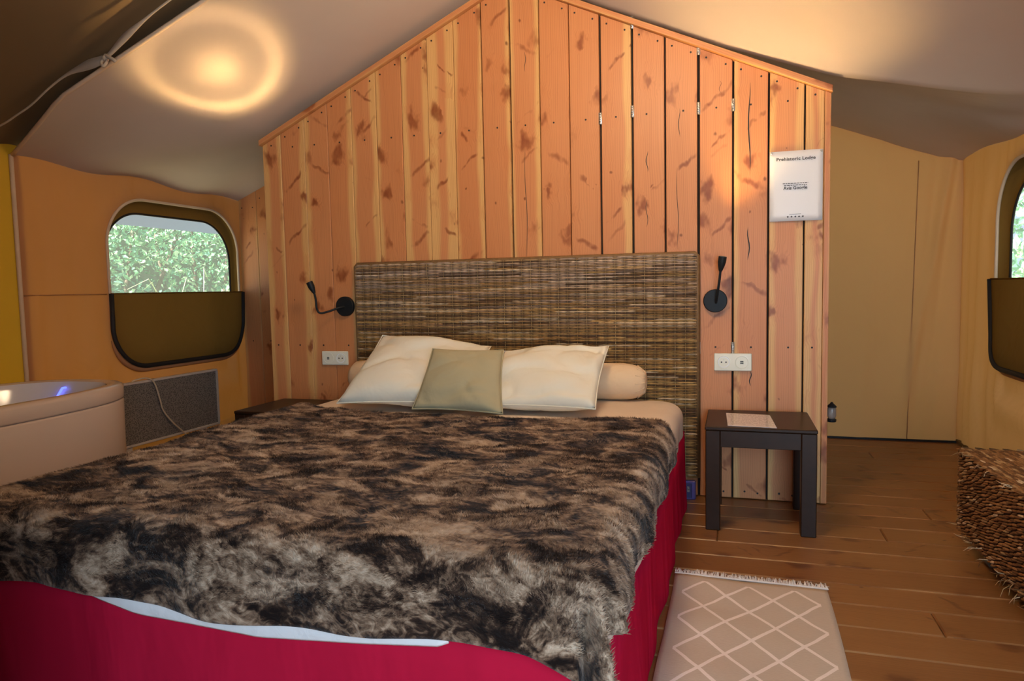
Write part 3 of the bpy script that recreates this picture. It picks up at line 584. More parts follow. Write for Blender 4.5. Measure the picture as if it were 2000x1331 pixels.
# combed tufts of the pile
K = 170000; ui = RNG.random(K) * NU; vj = RNG.random(K) * NV * 0.972; i0 = ui.astype(int); j0 = vj.astype(int); fu = (ui - i0)[:, None]; fv = (vj - j0)[:, None]
def samp(A): return (A[i0, j0] * (1 - fu) + A[i0 + 1, j0] * fu) * (1 - fv) + (A[i0, j0 + 1] * (1 - fu) + A[i0 + 1, j0 + 1] * fu) * fv
P0 = samp(G); Nn = samp(nrm); du = samp(np.gradient(G, axis=0)); du /= np.linalg.norm(du, axis=1, keepdims=True); dv = np.cross(Nn, du)
ang = (vnoise(P0, 9.0, 11) * 5.0 + vnoise(P0, 30.0, 12) * 2.4 - 1.2 + RNG.normal(0, 0.35, K))[:, None]
lie = np.cos(ang) * du + np.sin(ang) * dv; lift = (0.22 + 0.28 * vnoise(P0, 22.0, 13))[:, None]
dirn = lie * (1 - lift) + Nn * lift; dirn /= np.linalg.norm(dirn, axis=1, keepdims=True); sdv = np.cross(dirn, Nn); sdv /= np.linalg.norm(sdv, axis=1, keepdims=True) + 1e-9
ln_ = RNG.uniform(0.008, 0.016, K)[:, None]; wd2 = RNG.uniform(0.0007, 0.0016, K)[:, None]; P0 = P0 - Nn * 0.001
V3 = np.stack([P0 - sdv * wd2, P0 + sdv * wd2, P0 + dirn * ln_], 1).reshape(-1, 3) - np.array(off(blanket))
me = bpy.data.meshes.new('fur_tufts'); me.vertices.add(3 * K); me.vertices.foreach_set('co', V3.astype(np.float32).ravel()); me.loops.add(3 * K); me.loops.foreach_set('vertex_index', np.arange(3 * K, dtype=np.int32))
me.polygons.add(K); me.polygons.foreach_set('loop_start', np.arange(0, 3 * K, 3, dtype=np.int32)); me.update(); me.validate(); me.materials.append(M['fur'])
ft = link('fur_tufts', me, blanket); ft['kind'] = 'stuff'
# white fleece lining showing under the hem at the foot
xs_ = np.linspace(0.60, 1.46, 40); mb = MB(); v = []
for x in xs_:
    lo = np.interp(x, [0.60, 0.631, 0.74, 0.866, 1.047, 1.28, 1.438, 1.46], [0.296, 0.285, 0.263, 0.259, 0.252, 0.270, 0.286, 0.296])
    v += [(x, BY0 - 0.002, 0.34), (x, BY0 - 0.004, (0.33 + lo) / 2), (x, BY0 - 0.006, lo + 0.006), (x, BY0 - 0.002, lo)]
mb.add(v, [(4 * k + j, 4 * k + j + 1, 4 * k + 5 + j, 4 * k + 4 + j) for k in range(len(xs_) - 1) for j in range(3)])
fz = mb.build('fleece_lining', M['white_sheet'], blanket, True, solid=0.003); fz['label'] = 'white fleece lining under the hem'

# pillows
def pillow(name, label, cat, BL, BR, TL, TR, thick, mat, group=None, crease=0.006, seed=0, hem=None, seam_mat=None):
    BL, BR, TL, TR = map(Vector, (BL, BR, TL, TR)); n = (BR - BL).cross(TL - BL).normalized()
    if n.y > 0: n = -n                        # front side faces the viewer
    base = (BL + BR) / 2; t = thing(name, label, cat, base, group); mb = MB(); NN = 30
    for side in (1, -1):
        def fn(i, j):
            p = BL * (1 - i) * (1 - j) + BR * i * (1 - j) + TL * (1 - i) * j + TR * i * j
            a, b = 2 * i - 1, 2 * j - 1
            pin = 0.055 * (1 - a * a) * abs(b) ** 3 * (1 if b > 0 else -1); pin2 = 0.045 * (1 - b * b) * abs(a) ** 3 * (1 if a > 0 else -1)
            q = p - (TL - BL) * pin * 0.5 - (BR - BL) * pin2 * 0.5
            h = thick * 0.5 * ((1 - a ** 2) * (1 - b ** 2)) ** 0.42
            pt = np.array([[i * 1.0 + seed, j * 1.0, side * 0.3]]); wr_ = (vnoise(pt, 3.5, seed)[0] - 0.5) * crease * 4 - (1 - abs(2 * vnoise(np.array([[i * 3.2 + 2.6 * j + seed, (j - i) * 2.2, 0]]), 1.0, seed + 5)[0] - 1)) ** 4 * crease * 1.5 - (1 - abs(2 * vnoise(np.array([[i * 2.0 - 4.5 * j + seed, (j + i) * 1.4, 3]]), 1.0, seed + 8)[0] - 1)) ** 6 * crease * 1.3
            h += wr_ * min(1, 6 * (1 - max(abs(a), abs(b)))); return q + n * (h * side)
        mb.grid(fn, NN, NN)
    o = mb.build('cover', mat, t, True)
    bm = bmesh.new(); bm.from_mesh(o.data); bmesh.ops.remove_doubles(bm, verts=bm.verts, dist=0.0004); bmesh.ops.recalc_face_normals(bm, faces=bm.faces); bm.to_mesh(o.data); bm.free(); o.data.shade_smooth()
    def rimp(i, j):
        a, b = 2 * i - 1, 2 * j - 1; p = BL * (1 - i) * (1 - j) + BR * i * (1 - j) + TL * (1 - i) * j + TR * i * j
        return p - (TL - BL) * 0.0275 * (1 - a * a) * abs(b) ** 3 * (1 if b > 0 else -1) - (BR - BL) * 0.0225 * (1 - b * b) * abs(a) ** 3 * (1 if a > 0 else -1)
    rim = [rimp(k / 12, 0) for k in range(12)] + [rimp(1, k / 12) for k in range(12)] + [rimp(1 - k / 12, 1) for k in range(12)] + [rimp(0, 1 - k / 12) for k in range(13)]
    MB().tube(rim, 0.0028, 6, False).build('seam', mat, t, True)
    return t
# bolster
bo = thing('bolster', 'peach bolster roll lying across the head of the bed behind the pillows', 'bolster', (0.88, -0.135, 0.445))
pr_ = [(0.006, 0.168), (0.030, 0.168), (0.055, 0.176), (0.074, 0.20), (0.080, 0.25), (0.079, 0.6), (0.080, 1.0), (0.080, 1.50), (0.075, 1.54), (0.064, 1.572), (0.046, 1.592), (0.024, 1.600), (0.004, 1.594)]
mb = MB(); mb.lathe([(r, h) for r, h in pr_], (0.0, -0.135, 0.527), (1, 0, 0), 28); mb.build('cover', M['bolster'], bo, True)
mb = MB()
for k in range(12):
    a = k / 12 * 2 * PI; mb.tube([(1.597, -0.135 + 0.012 * math.cos(a), 0.527 + 0.012 * math.sin(a)), (1.592, -0.135 + 0.045 * math.cos(a), 0.527 + 0.045 * math.sin(a)), (1.56, -0.135 + 0.073 * math.cos(a), 0.527 + 0.073 * math.sin(a))], [0.004, 0.004, 0.0015], 5)
mb.build('gathers', M['bolster'], bo, True)
pillow('pillow', 'ivory pillow on the left leaning over the bolster, its top corner highest', 'pillow', (0.40, -0.66, 0.485), (0.945, -0.60, 0.485), (0.385, -0.215, 0.735), (0.925, -0.225, 0.685), 0.16, M['pillow'], 'ivory pillows leaning on the bolster', 0.010, 2)
pillow('pillow', 'ivory pillow on the right with creased hem beside the bare bolster end', 'pillow', (0.975, -0.60, 0.485), (1.465, -0.61, 0.485), (0.99, -0.235, 0.665), (1.455, -0.235, 0.69), 0.15, M['pillow'], 'ivory pillows leaning on the bolster', 0.010, 5)
pillow('cushion', 'small square sage green cushion propped in front of the two ivory pillows', 'cushion', (0.765, -0.715, 0.482), (1.145, -0.745, 0.480), (0.775, -0.525, 0.70), (1.075, -0.505, 0.695), 0.085, M['cushion'], None, 0.005, 9)

# ------------------------------------------------------------------ wicker headboard
hb_ = thing('headboard', 'woven brown reed headboard on the larch wall behind the pillows', 'headboard', (0.976, -0.02, 0.09))
HX0, HX1, HZ0, HZ1 = 0.146, 1.806, 0.09, 1.075
MB().box(HX0 + 0.006, HX1 - 0.006, -0.026, -0.0085, HZ0 + 0.004, HZ1 - 0.006, 0.004).build('backing', plain('reed_backing', (0.045, 0.026, 0.012), 0.8), hb_)
mb = MB(); rows_ = 134; pit = (HZ1 - HZ0) / rows_; wsp = 0.0435; nx = int((HX1 - HX0) / wsp * 4); rnd = random.Random(3)
for r in range(rows_):
    z = HZ0 + (r + 0.5) * pit; hfr = r / rows_; v = []; cs_ = []; ph = (r % 2) * PI; jz = rnd.uniform(-0.0008, 0.0008); left = 0; rowf = rnd.uniform(0.75, 1.25)
    for k in range(nx + 1):
        if left <= 0:
            q = rnd.random(); left = rnd.randint(5, 40)
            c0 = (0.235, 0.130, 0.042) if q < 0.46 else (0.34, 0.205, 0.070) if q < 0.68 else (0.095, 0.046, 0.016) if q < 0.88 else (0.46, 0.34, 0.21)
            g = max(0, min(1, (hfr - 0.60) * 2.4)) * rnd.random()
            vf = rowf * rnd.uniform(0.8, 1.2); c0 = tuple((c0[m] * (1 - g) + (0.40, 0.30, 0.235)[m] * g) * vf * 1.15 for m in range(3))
        left -= 1; x = HX0 + (HX1 - HX0) * k / nx; u = (x - HX0) / wsp * 2 * PI
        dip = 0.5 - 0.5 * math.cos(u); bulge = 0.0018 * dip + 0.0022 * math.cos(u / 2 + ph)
        rad = pit * (0.44 + 0.10 * dip); y = -0.028 - bulge; c = tuple(a * (0.80 + 0.26 * dip) for a in c0)  # reed colour darkened in the dips at the warps, as painted shade
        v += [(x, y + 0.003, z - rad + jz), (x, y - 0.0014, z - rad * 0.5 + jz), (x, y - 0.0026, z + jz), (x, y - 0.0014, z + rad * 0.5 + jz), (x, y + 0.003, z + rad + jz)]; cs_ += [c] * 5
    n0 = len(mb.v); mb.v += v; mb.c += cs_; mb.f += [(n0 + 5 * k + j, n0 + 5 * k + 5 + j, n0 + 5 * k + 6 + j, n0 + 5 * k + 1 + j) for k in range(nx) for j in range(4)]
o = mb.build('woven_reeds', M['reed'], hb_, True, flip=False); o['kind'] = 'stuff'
mb = MB()
for k in range(1, int((HX1 - HX0) / wsp)):
    x = HX0 + k * wsp; pts = [(x + 0.0006 * math.sin(z * 300), -0.0305 + 0.0014 * math.sin(z / pit * PI), z) for z in np.linspace(HZ0, HZ1, 60)]
    mb.tube(pts, 0.0009, 4, False, (0.34, 0.22, 0.08) if k % 3 else (0.50, 0.36, 0.16))
o = mb.build('warp_strands', M['reed'], hb_, True); o['kind'] = 'stuff'
mb = MB(); rim = [(HX0, -0.0195, HZ0), (HX0, -0.0195, HZ1 - 0.008), (HX0 + 0.008, -0.0195, HZ1), (HX1 - 0.008, -0.0195, HZ1), (HX1, -0.0195, HZ1 - 0.008), (HX1, -0.0195, HZ0)]
mb.tube(rim, 0.011, 8, True, (0.20, 0.11, 0.045)); mb.build('rim', M['reed'], hb_, True)

# ------------------------------------------------------------------ bedside tables
def bedside(label, x0, y0, w_, d_, h_):
    t = thing('bedside_table', label, 'table', (x0 + w_ / 2, y0 + d_ / 2, 0), 'dark wooden bedside tables'); lg = 0.054
    MB().box(x0 - 0.002, x0 + w_ + 0.002, y0 - 0.002, y0 + d_ + 0.002, h_ - 0.014, h_, 0.003).build('table_top', M['stand'], t)
    for nm, a in (('apron', (x0 + lg, x0 + w_ - lg, y0 + 0.002, y0 + 0.030)), ('apron', (x0 + lg, x0 + w_ - lg, y0 + d_ - 0.03, y0 + d_ - 0.002)), ('apron', (x0 + 0.002, x0 + 0.03, y0 + lg, y0 + d_ - lg)), ('apron', (x0 + w_ - 0.03, x0 + w_ - 0.002, y0 + lg, y0 + d_ - lg))):
        MB().box(*a, h_ - 0.078, h_ - 0.0145, 0.002).build(nm, M['stand'], t)
    for lx, ly in ((x0, y0), (x0 + w_ - lg, y0), (x0, y0 + d_ - lg), (x0 + w_ - lg, y0 + d_ - lg)):
        MB().box(lx, lx + lg, ly, ly + lg, 0, h_ - 0.0145, 0.003).build('leg', M['stand'], t)
    return t
bedside('dark wooden bedside table right of the bed with a printed sheet on top', 1.855, -0.437, 0.394, 0.385, 0.402)
bedside('dark wooden bedside table left of the bed, mostly hidden by the blanket', -0.275, -0.455, 0.388, 0.385, 0.395)
pg = thing('information_sheet', 'white printed sheet lying on the right bedside table', 'paper', (2.02, -0.27, 0.402))
me_ = MB().box(-0.148, 0.148, -0.105, 0.105, 0.0005, 0.002); o = me_.build('sheet', M['print'], None); o.parent = pg; o.location = (0, 0, 0); o.rotation_euler = (0, 0, 0)
# match the sheet's photographed corners
PC = [(1.936, -0.409), (2.111, -0.424), (2.098, -0.155), (1.927, -0.135)]

# ------------------------------------------------------------------ wall lamps
def wall_lamp(label, cx_, cz_, path, head, name='wall_lamp'):
    t = thing(name, label, 'lamp', (cx_, 0, cz_), 'gooseneck reading lamps beside the headboard')
    MB().lathe([(0.046, 0.0), (0.050, 0.003), (0.050, 0.020), (0.047, 0.024), (0.012, 0.0245)], (cx_, -0.0015, cz_), (0, -1, 0), 40).build('wall_plate', M['black'], t)
    MB().tube(path, 0.0052, 10).build('gooseneck', M['black'], t, True)
    a, b = Vector(head[0]), Vector(head[1]); d = (b - a); L = d.length
    h = MB().lathe([(0.006, -0.006), (0.0085, 0.0), (0.014, L * 0.35), (0.0165, L * 0.6), (0.0165, L), (0.0145, L), (0.0145, L - 0.006)], a, d, 24).build('lamp_head', M['black'], t, False)
    MB().lathe([(0.0130, 0.0), (0.0130, 0.001)], b - d.normalized() * 0.0055, d, 16).build('led', M['warm_led'], h)
    return b, d.normalized()
def curve(P, n=8):
    P = [Vector(p) for p in P]; out = []
    for i in range(len(P) - 1):
        p0, p1, p2, p3 = P[max(i - 1, 0)], P[i], P[i + 1], P[min(i + 2, len(P) - 1)]
        for k in range(n):
            t = k / n; out.append(0.5 * ((2 * p1) + (p2 - p0) * t + (2 * p0 - 5 * p1 + 4 * p2 - p3) * t * t + (3 * p1 - p0 - 3 * p2 + p3) * t ** 3))
    return out + [P[-1]]
bL, dL = wall_lamp('black gooseneck reading lamp left of the headboard, its arm bent out to the left', 0.073, 0.868,
    curve([(0.073, -0.024, 0.866), (0.055, -0.045, 0.862), (0.015, -0.075, 0.845), (-0.018, -0.10, 0.838), (-0.032, -0.108, 0.858), (-0.034, -0.112, 0.905), (-0.041, -0.114, 0.942)]), ((-0.041, -0.114, 0.942), (-0.062, -0.12, 0.993)))
bR, dR = wall_lamp('black gooseneck reading lamp right of the headboard, its head pointing straight up', 1.881, 0.870,
    curve([(1.884, -0.024, 0.862), (1.886, -0.05, 0.870), (1.892, -0.075, 0.905), (1.899, -0.090, 0.955), (1.904, -0.098, 1.000)]), ((1.904, -0.098, 1.000), (1.913, -0.105, 1.056)))
WARM = (1.0, 0.68, 0.30)
sl_ = spot('reading_light_left', bL + dL * 0.004, (-0.235, -0.525, 1.97), 30.0, WARM, 52, 0.2, 0.010)
# the reading lamp's reflector throws a bright centre and a bright outer ring: a photometric profile
prof_ies = [(0, 1600), (3, 1350), (6, 800), (9, 560), (11.5, 620), (13.5, 1000), (15, 950), (17, 430), (19.5, 120), (22, 20), (90, 0)]
tx = bpy.data.texts.new('reading_lamp_profile')
tx.write('IESNA:LM-63-1995\nTILT=NONE\n1 1000 1.0 %d 1 1 2 0 0 0\n1.0 1.0 10\n%s\n0\n%s\n' % (len(prof_ies), ' '.join(str(a) for a, b in prof_ies), ' '.join(str(b) for a, b in prof_ies)))
sl_.data.use_nodes = True; lt = sl_.data.node_tree; em = lt.nodes['Emission']; ies = lt.nodes.new('ShaderNodeTexIES'); ies.mode = 'INTERNAL'; ies.ies = tx; ies.inputs['Strength'].default_value = 0.033
lt.links.new(ies.outputs[0], em.inputs['Strength'])
spot('reading_light_right', bR + dR * 0.004, (2.09, -0.26, 2.0), 42.0, WARM, 74, 0.9, 0.012)

# ------------------------------------------------------------------ sockets
def socket(label, x0, x1, z0, z1, kinds):
    t = thing('wall_socket', label, 'socket', ((x0 + x1) / 2, 0, z0), 'double sockets on the larch wall'); cz = (z0 + z1) / 2
    MB().box(x0, x1, -0.014, -0.0015, z0, z1, 0.003).build('face_plate', M['plastic'], t)
    for k, kd in enumerate(kinds):
        cx_ = x0 + (x1 - x0) * (0.26 + 0.48 * k)
        MB().lathe([(0.030, 0.0), (0.030, 0.0025), (0.026, 0.0028), (0.025, 0.001)], (cx_, -0.0138, cz), (0, -1, 0), 32).build('ring', M['plastic'], t)
        if kd == 'power':
            MB().lathe([(0.0245, 0.0), (0.0245, 0.0012), (0.0215, 0.0016), (0.020, -0.0005)], (cx_, -0.0140, cz), (0, -1, 0), 28).build('insert', M['plastic_w'], t)
            for hx, hz in ((-0.0095, 0), (0.0095, 0)):
                MB().lathe([(0.0032, 0.0), (0.0032, 0.0012)], (cx_ + hx, -0.0155, cz + hz), (0, -1, 0), 12).build('pin_hole', M['hole'], t)
            MB().lathe([(0.0024, 0.0), (0.0024, 0.003)], (cx_, -0.0150, cz + 0.011), (0, -1, 0), 10).build('earth_pin', M['metal'], t)
        else:
            MB().box(cx_ - 0.008, cx_ + 0.008, -0.0170, -0.0150, cz - 0.008, cz + 0.008, 0.001).build('insert', M['plastic'], t)
            for dz in (-0.0035, 0.0035): MB().box(cx_ - 0.0065, cx_ + 0.0065, -0.0178, -0.0165, cz + dz - 0.0023, cz + dz + 0.0023).build('charging_port', M['hole'], t)
socket('cream double socket on the boards left of the headboard', -0.075, 0.075, 0.567, 0.638, ('usb', 'power'))
socket('cream double socket on the boards above the right bedside table', 1.876, 2.031, 0.566, 0.642, ('power', 'usb'))

# ------------------------------------------------------------------ notice on the wall
no = thing('notice', 'white paper notice pinned to the boards at the upper right', 'notice', (2.2, 0, 1.2))
def ntf(i, j): return (2.099 + 0.205 * i, -0.004 - 0.006 * math.sin(PI * i) * 0.4 - 0.004 * (1 - j) * math.sin(2 * i + 1), 1.198 + (0.288) * j - 0.001 * i)
MB().grid(ntf, 10, 10).build('sheet', M['paper'], no, True, solid=0.0006)
def text(s, cx_, cz_, h, bold=0.0, name='lettering', width=None):
    c = bpy.data.curves.new('t', 'FONT'); c.body = s; c.size = h; c.align_x = 'CENTER'; c.offset = bold; c.extrude = 0.0002; c.space_character = 1.05; c.resolution_u = 3
    o = bpy.data.objects.new('t', c); COL.objects.link(o); dg = bpy.context.evaluated_depsgraph_get(); me = bpy.data.meshes.new_from_object(o.evaluated_get(dg)); bpy.data.objects.remove(o)
    xs2 = [v.co.x for v in me.vertices]; sc = (width / (max(xs2) - min(xs2))) if width else 1.0
    L = off(no)
    for v in me.vertices: x, y, z = v.co; v.co = (cx_ + x * sc - L[0], -0.0115 - z - L[1], cz_ + y - L[2])
    me.materials.clear(); me.materials.append(M['ink']); return link(name, me, no)
text('Prehistoric Lodge', 2.200, 1.446, 0.0185, 0.0004, width=0.150)
text('Avis Google', 2.199, 1.327, 0.0185, 0.0004, width=0.092)
for z_, wd_2 in ((1.352, 0.098), (1.344, 0.088)):
    mb = MB(); x = 2.199 - wd_2 / 2
    while x < 2.199 + wd_2 / 2: l = random.uniform(0.004, 0.011); mb.box(x, min(x + l, 2.199 + wd_2 / 2), -0.0118, -0.0113, z_ - 0.0012, z_ + 0.0012); x += l + 0.0025
    o = mb.build('small_print', M['ink'], no); o['kind'] = 'stuff'
mb = MB(); mb.box(2.176, 2.222, -0.0118, -0.0113, 1.2245, 1.2257); mb.build('small_print', M['ink'], no)
for k in range(5):
    cx_ = 2.1705 + k * 0.0146; cz_ = 1.2150; P = [(cx_ + (0.0052 if q % 2 == 0 else 0.0022) * math.sin(q * PI / 5), cz_ + (0.0052 if q % 2 == 0 else 0.0022) * math.cos(q * PI / 5)) for q in range(10)]
    MB().add([(a, -0.0118, b) for a, b in P] + [(a, -0.0112, b) for a, b in P], [tuple(range(10)), tuple(range(19, 9, -1))] + [(q, (q + 1) % 10, 10 + (q + 1) % 10, 10 + q) for q in range(10)]).build('star', M['ink'], no)
for a, b in ((2.105, 1.480), (2.298, 1.479)): MB().lathe([(0.0045, 0), (0.004, 0.003), (0.0015, 0.004)], (a, -0.0055, b), (0, -1, 0), 12).build('pin', M['metal'], no, True)

# ------------------------------------------------------------------ rug
rg = thing('rug', 'beige woven rug with cream diamond lattice and fringe beside the bed', 'rug', (1.807, -1.127, 0))
mb = MB(); mb.grid(lambda i, j: (1.776 + (0.452 - 0.02 * (1 - j)) * i + 0.003 * math.sin(j * 9), -2.55 + 1.645 * j - 0.012 * i, 0.0075 + 0.0022 * math.sin(j * 40 + i * 3) * math.exp(-((i - 0.2) / 0.5) ** 2) + 0.0015 * math.sin(i * 9 + j * 7)), 30, 60)
mb.build('pile', M['rug'], rg, True, solid=0.006)
mb = MB(); rnd = random.Random(5)
for k in range(230):
    t = k / 229; x = 1.777 + 0.455 * t; y = -0.906 - 0.012 * t; dx = rnd.uniform(-0.016, 0.016); L_ = rnd.uniform(0.022, 0.042)
    mb.tube([(x, y - 0.004, 0.009), (x + dx * 0.4, y + L_ * 0.5, 0.010 + rnd.uniform(0, 0.010)), (x + dx, y + L_, 0.004 + rnd.uniform(0, 0.006))], [0.0016, 0.0014, 0.0008], 5)
mb.tube([(1.776 + 0.455 * t, -0.905 - 0.012 * t, 0.009) for t in np.linspace(0, 1, 20)], 0.004, 6)
o = mb.build('fringe', M['fringe'], rg, True); o['kind'] = 'stuff'

# ------------------------------------------------------------------ woven chest on the right
ch = thing('wicker_chest', 'brown woven water hyacinth chest by the right wall', 'chest', (2.93, -0.9, 0))
CX0, CX1, CY0, CY1, CZ0, CZ1 = 2.712, 3.165, -1.45, -0.368, 0.055, 0.348
MB().box(CX0 + 0.008, CX1 - 0.008, CY0 + 0.008, CY1 - 0.008, CZ0, CZ1 - 0.008, 0.01).build('body', plain('chest_core', (0.06, 0.035, 0.018), 0.9), ch)
for a, b in ((CX0 + 0.04, CY1 - 0.22), (CX0 + 0.04, CY0 + 0.05), (CX1 - 0.09, CY1 - 0.06), (CX1 - 0.09, CY0 + 0.05)):
    MB().box(a, a + 0.045, b, b + 0.045, 0.0, CZ0 + 0.002, 0.003).build('foot', plain('chest_foot', (0.20, 0.20, 0.17), 0.6), ch)
PAL = [(0.26, 0.125, 0.043), (0.33, 0.17, 0.065), (0.15, 0.070, 0.026), (0.44, 0.28, 0.13), (0.18, 0.085, 0.032), (0.62, 0.46, 0.28)]
def strands(name, U0, U1, V0, V1, mp, up):
    mb = MB(); rnd = random.Random(len(name)); nr = int((V1 - V0) / 0.0098)
    for r in range(nr):
        vv = V0 + (r + 0.5) * (V1 - V0) / nr; u = U0 + rnd.uniform(0, 0.02); k = 0
        while u < U1:
            L_ = rnd.uniform(0.034, 0.062); c = rnd.choices(PAL, (5, 4, 4, 2, 4, 0.8))[0]; tw = 0.0060
            a = (min(u, U1), vv + tw); b = (min(u + L_, U1), vv - tw); R_ = rnd.uniform(0.0032, 0.0050); v = []
            for q in range(4):
                t = q / 3; rr = R_ * (0.45, 1.0, 1.0, 0.45)[q]; pu = a[0] + (b[0] - a[0]) * t; pv = a[1] + (b[1] - a[1]) * t
                v += [mp(pu, pv + rr * math.cos(th), 0.001 + rr * 0.9 * math.sin(th) + 0.002 * math.sin(PI * t)) for th in (0, PI / 3, 2 * PI / 3, PI)]
            mb.add(v, [(4 * q + j, 4 * q + j + 1, 4 * q + 5 + j, 4 * q + 4 + j) for q in range(3) for j in range(3)], c); u += L_ * 0.78
    o = mb.build(name, M['hyacinth'], ch, True); o['kind'] = 'stuff'; return o
strands('side_weave', CY0, CY1, CZ0, CZ1, lambda u, v_, n: (CX0 + 0.008 - n, u, v_), 1)
strands('top_weave', CY0, CY1, CX0, CX1, lambda u, v_, n: (v_, u, CZ1 - 0.008 + n), 1)
strands('back_weave', CX0, CX1, CZ0, CZ1, lambda u, v_, n: (u, CY1 - 0.008 + n, v_), 1)
strands('front_weave', CX0, CX1, CZ0, CZ1, lambda u, v_, n: (u, CY0 + 0.008 - n, v_), 1)
mb = MB(); rnd = random.Random(8)
for k in range(70):
    y = rnd.uniform(CY0, CY1); z = CZ0 + (rnd.random() ** 3) * 0.03 if rnd.random() < 0.7 else CZ1 - 0.003
    d = (rnd.uniform(-0.03, -0.005), rnd.uniform(-0.035, 0.035), rnd.uniform(-0.028, 0.01)); mb.tube([(CX0 + 0.004, y, z), (CX0 + d[0] * .6, y + d[1] * .5, z + d[2] * .3), (CX0 + d[0], y + d[1], max(0.004, z + d[2]))], [0.0018, 0.0012, 0.0006], 4, True, rnd.choice(PAL[3:]))
o = mb.build('stray_fibres', M['hyacinth'], ch, True); o['kind'] = 'stuff'

# ------------------------------------------------------------------ bathtub, heater and cable
tb = thing('bathtub', 'white oval bathtub at the left with a glowing blue streak inside', 'bathtub', (-0.83, -1.53, 0))
TX, TY, TA, TB_, TZ = -0.83, -1.535, 0.385, 0.845, 0.567
def sup(a, b, e, n=96):
    P = []
    for k in range(n):
        t = 2 * PI * k / n; c, s = math.cos(t), math.sin(t); P.append((math.copysign(abs(c) ** (2 / e), c) * a, math.copysign(abs(s) ** (2 / e), s) * b))
    return P
def rings_mesh(R, close=None):
    n = len(R[0]); mb = MB(); mb.add([p for r in R for p in r], [(k * n + i, k * n + (i + 1) % n, (k + 1) * n + (i + 1) % n, (k + 1) * n + i) for k in range(len(R) - 1) for i in range(n)] + ([tuple((len(R) - 1) * n + i for i in range(n))] if close else [])); return mb
def ring(a, b, z, e=2.9): return [(TX + p[0], TY + p[1], z) for p in sup(a, b, e)]
rings_mesh([ring(TA - 0.008, TB_ - 0.008, TZ - 0.066), ring(TA - 0.002, TB_ - 0.002, TZ - 0.064), ring(TA, TB_, TZ - 0.058), ring(TA, TB_, TZ - 0.016), ring(TA - 0.004, TB_ - 0.004, TZ - 0.006), ring(TA - 0.014, TB_ - 0.014, TZ), ring(TA - 0.045, TB_ - 0.05, TZ + 0.001), ring(TA - 0.056, TB_ - 0.062, TZ - 0.006)]).build('rim', M['tub'], tb, True)
rings_mesh([ring(TA - 0.055, TB_ - 0.061, TZ - 0.005, 2.8), ring(TA - 0.066, TB_ - 0.075, TZ - 0.03, 2.8), ring(TA - 0.085, TB_ - 0.12, TZ - 0.2, 2.6), ring(TA - 0.12, TB_ - 0.2, TZ - 0.36, 2.5), ring(TA - 0.18, TB_ - 0.3, TZ - 0.40, 2.4)], True).build('basin', M['tub_in'], tb, True)
rings_mesh([ring(TA - 0.009, TB_ - 0.009, TZ - 0.066), ring(TA - 0.003, TB_ - 0.003, TZ - 0.070), ring(TA - 0.001, TB_ - 0.001, TZ - 0.076), ring(TA - 0.004, TB_ - 0.004, TZ - 0.3), ring(TA - 0.012, TB_ - 0.012, 0.0)]).build('panel', M['tub'], tb, True)
o = MB().tube([(-0.925, -0.785, 0.535), (-0.935, -0.80, 0.505), (-0.945, -0.815, 0.47)], 0.005, 8).build('led_reflection', M['led'], tb, True); o['label'] = 'glowing streak for the blue LED reflection'  # emissive streak stands in for a blue LED reflection on the inner wall
MB().tube([(-0.925, -0.785, 0.536), (-0.905, -0.785, 0.538)], 0.004, 8).build('led_reflection', M['led'], tb, True)
ht = thing('panel_heater', 'flat panel heater with grey grille and white frame under the left window', 'heater', (-1.21, 0.1, 0.10))
HYa, HYb, HZa, HZb, HXo = -0.36, 0.537, 0.11, 0.468, -1.195
mb = MB(); fw = 0.014
mb.box(XL + 0.02, HXo, HYa, HYb, HZb - fw, HZb, 0.003); mb.box(XL + 0.02, HXo, HYa, HYb, HZa, HZa + fw, 0.003); mb.box(XL + 0.02, HXo, HYa, HYa + fw, HZa + fw, HZb - fw); mb.box(XL + 0.02, HXo, HYb - fw, HYb, HZa + fw, HZb - fw)
mb.build('frame', M['heater_frame'], ht); MB().box(XL + 0.025, HXo - 0.006, HYa + fw, HYb - fw, HZa + fw, HZb - fw).build('grille', M['grille'], ht)
for y in (-0.2, 0.38): MB().box(XL + 0.025, HXo - 0.01, y, y + 0.05, 0.0, HZa + 0.002, 0.003).build('foot', M['heater_frame'], ht)
cb = MB().tube(curve([(-1.225, -0.16, 0.30), (-1.232, -0.12, 0.45), (-1.215, -0.07, 0.478), (-1.195, -0.02, 0.475), (-1.188, 0.012, 0.44), (-1.186, 0.04, 0.35), (-1.186, 0.06, 0.28), (-1.18, 0.12, 0.20), (-1.175, 0.22, 0.10), (-1.17, 0.26, 0.006)]), 0.0045, 8).build('power_cable', M['cable'], None, True)
tag(cb, 'cream power cable hanging over the front of the panel heater', 'cable')

# ------------------------------------------------------------------ small things
# cord and tie under the front roof
PTS = [(-1.012, 1.675), (-0.92, 1.708), (-0.832, 1.743), (-0.73, 1.80), (-0.628, 1.845), (-0.53, 1.868), (-0.426, 1.889), (-0.331, 1.95), (-0.213, 2.013), (-0.1, 2.064), (0.15, 2.17)]
ts = thing('tie_strap', 'cream fabric tie strap running up to a knot at the ceiling edge', 'strap', (-0.426, -0.92, 1.889))
pc = [(-1.245, -0.92, 1.62)] + [(x, -0.92, z) for x, z in PTS]; pc = curve(pc, 6)
wdt = [0.0035 + 0.016 * math.exp(-((p[0] + 0.50) / 0.09) ** 2) * (p[0] < -0.43) + 0.013 * math.exp(-((p[0] + 0.33) / 0.08) ** 2) * (p[0] >= -0.43) for p in pc]
mb = MB(); v = []
for p, q in zip(pc, wdt): v += [(p[0], p[1], p[2] + q), (p[0], p[1] + 0.004, p[2] - q)]
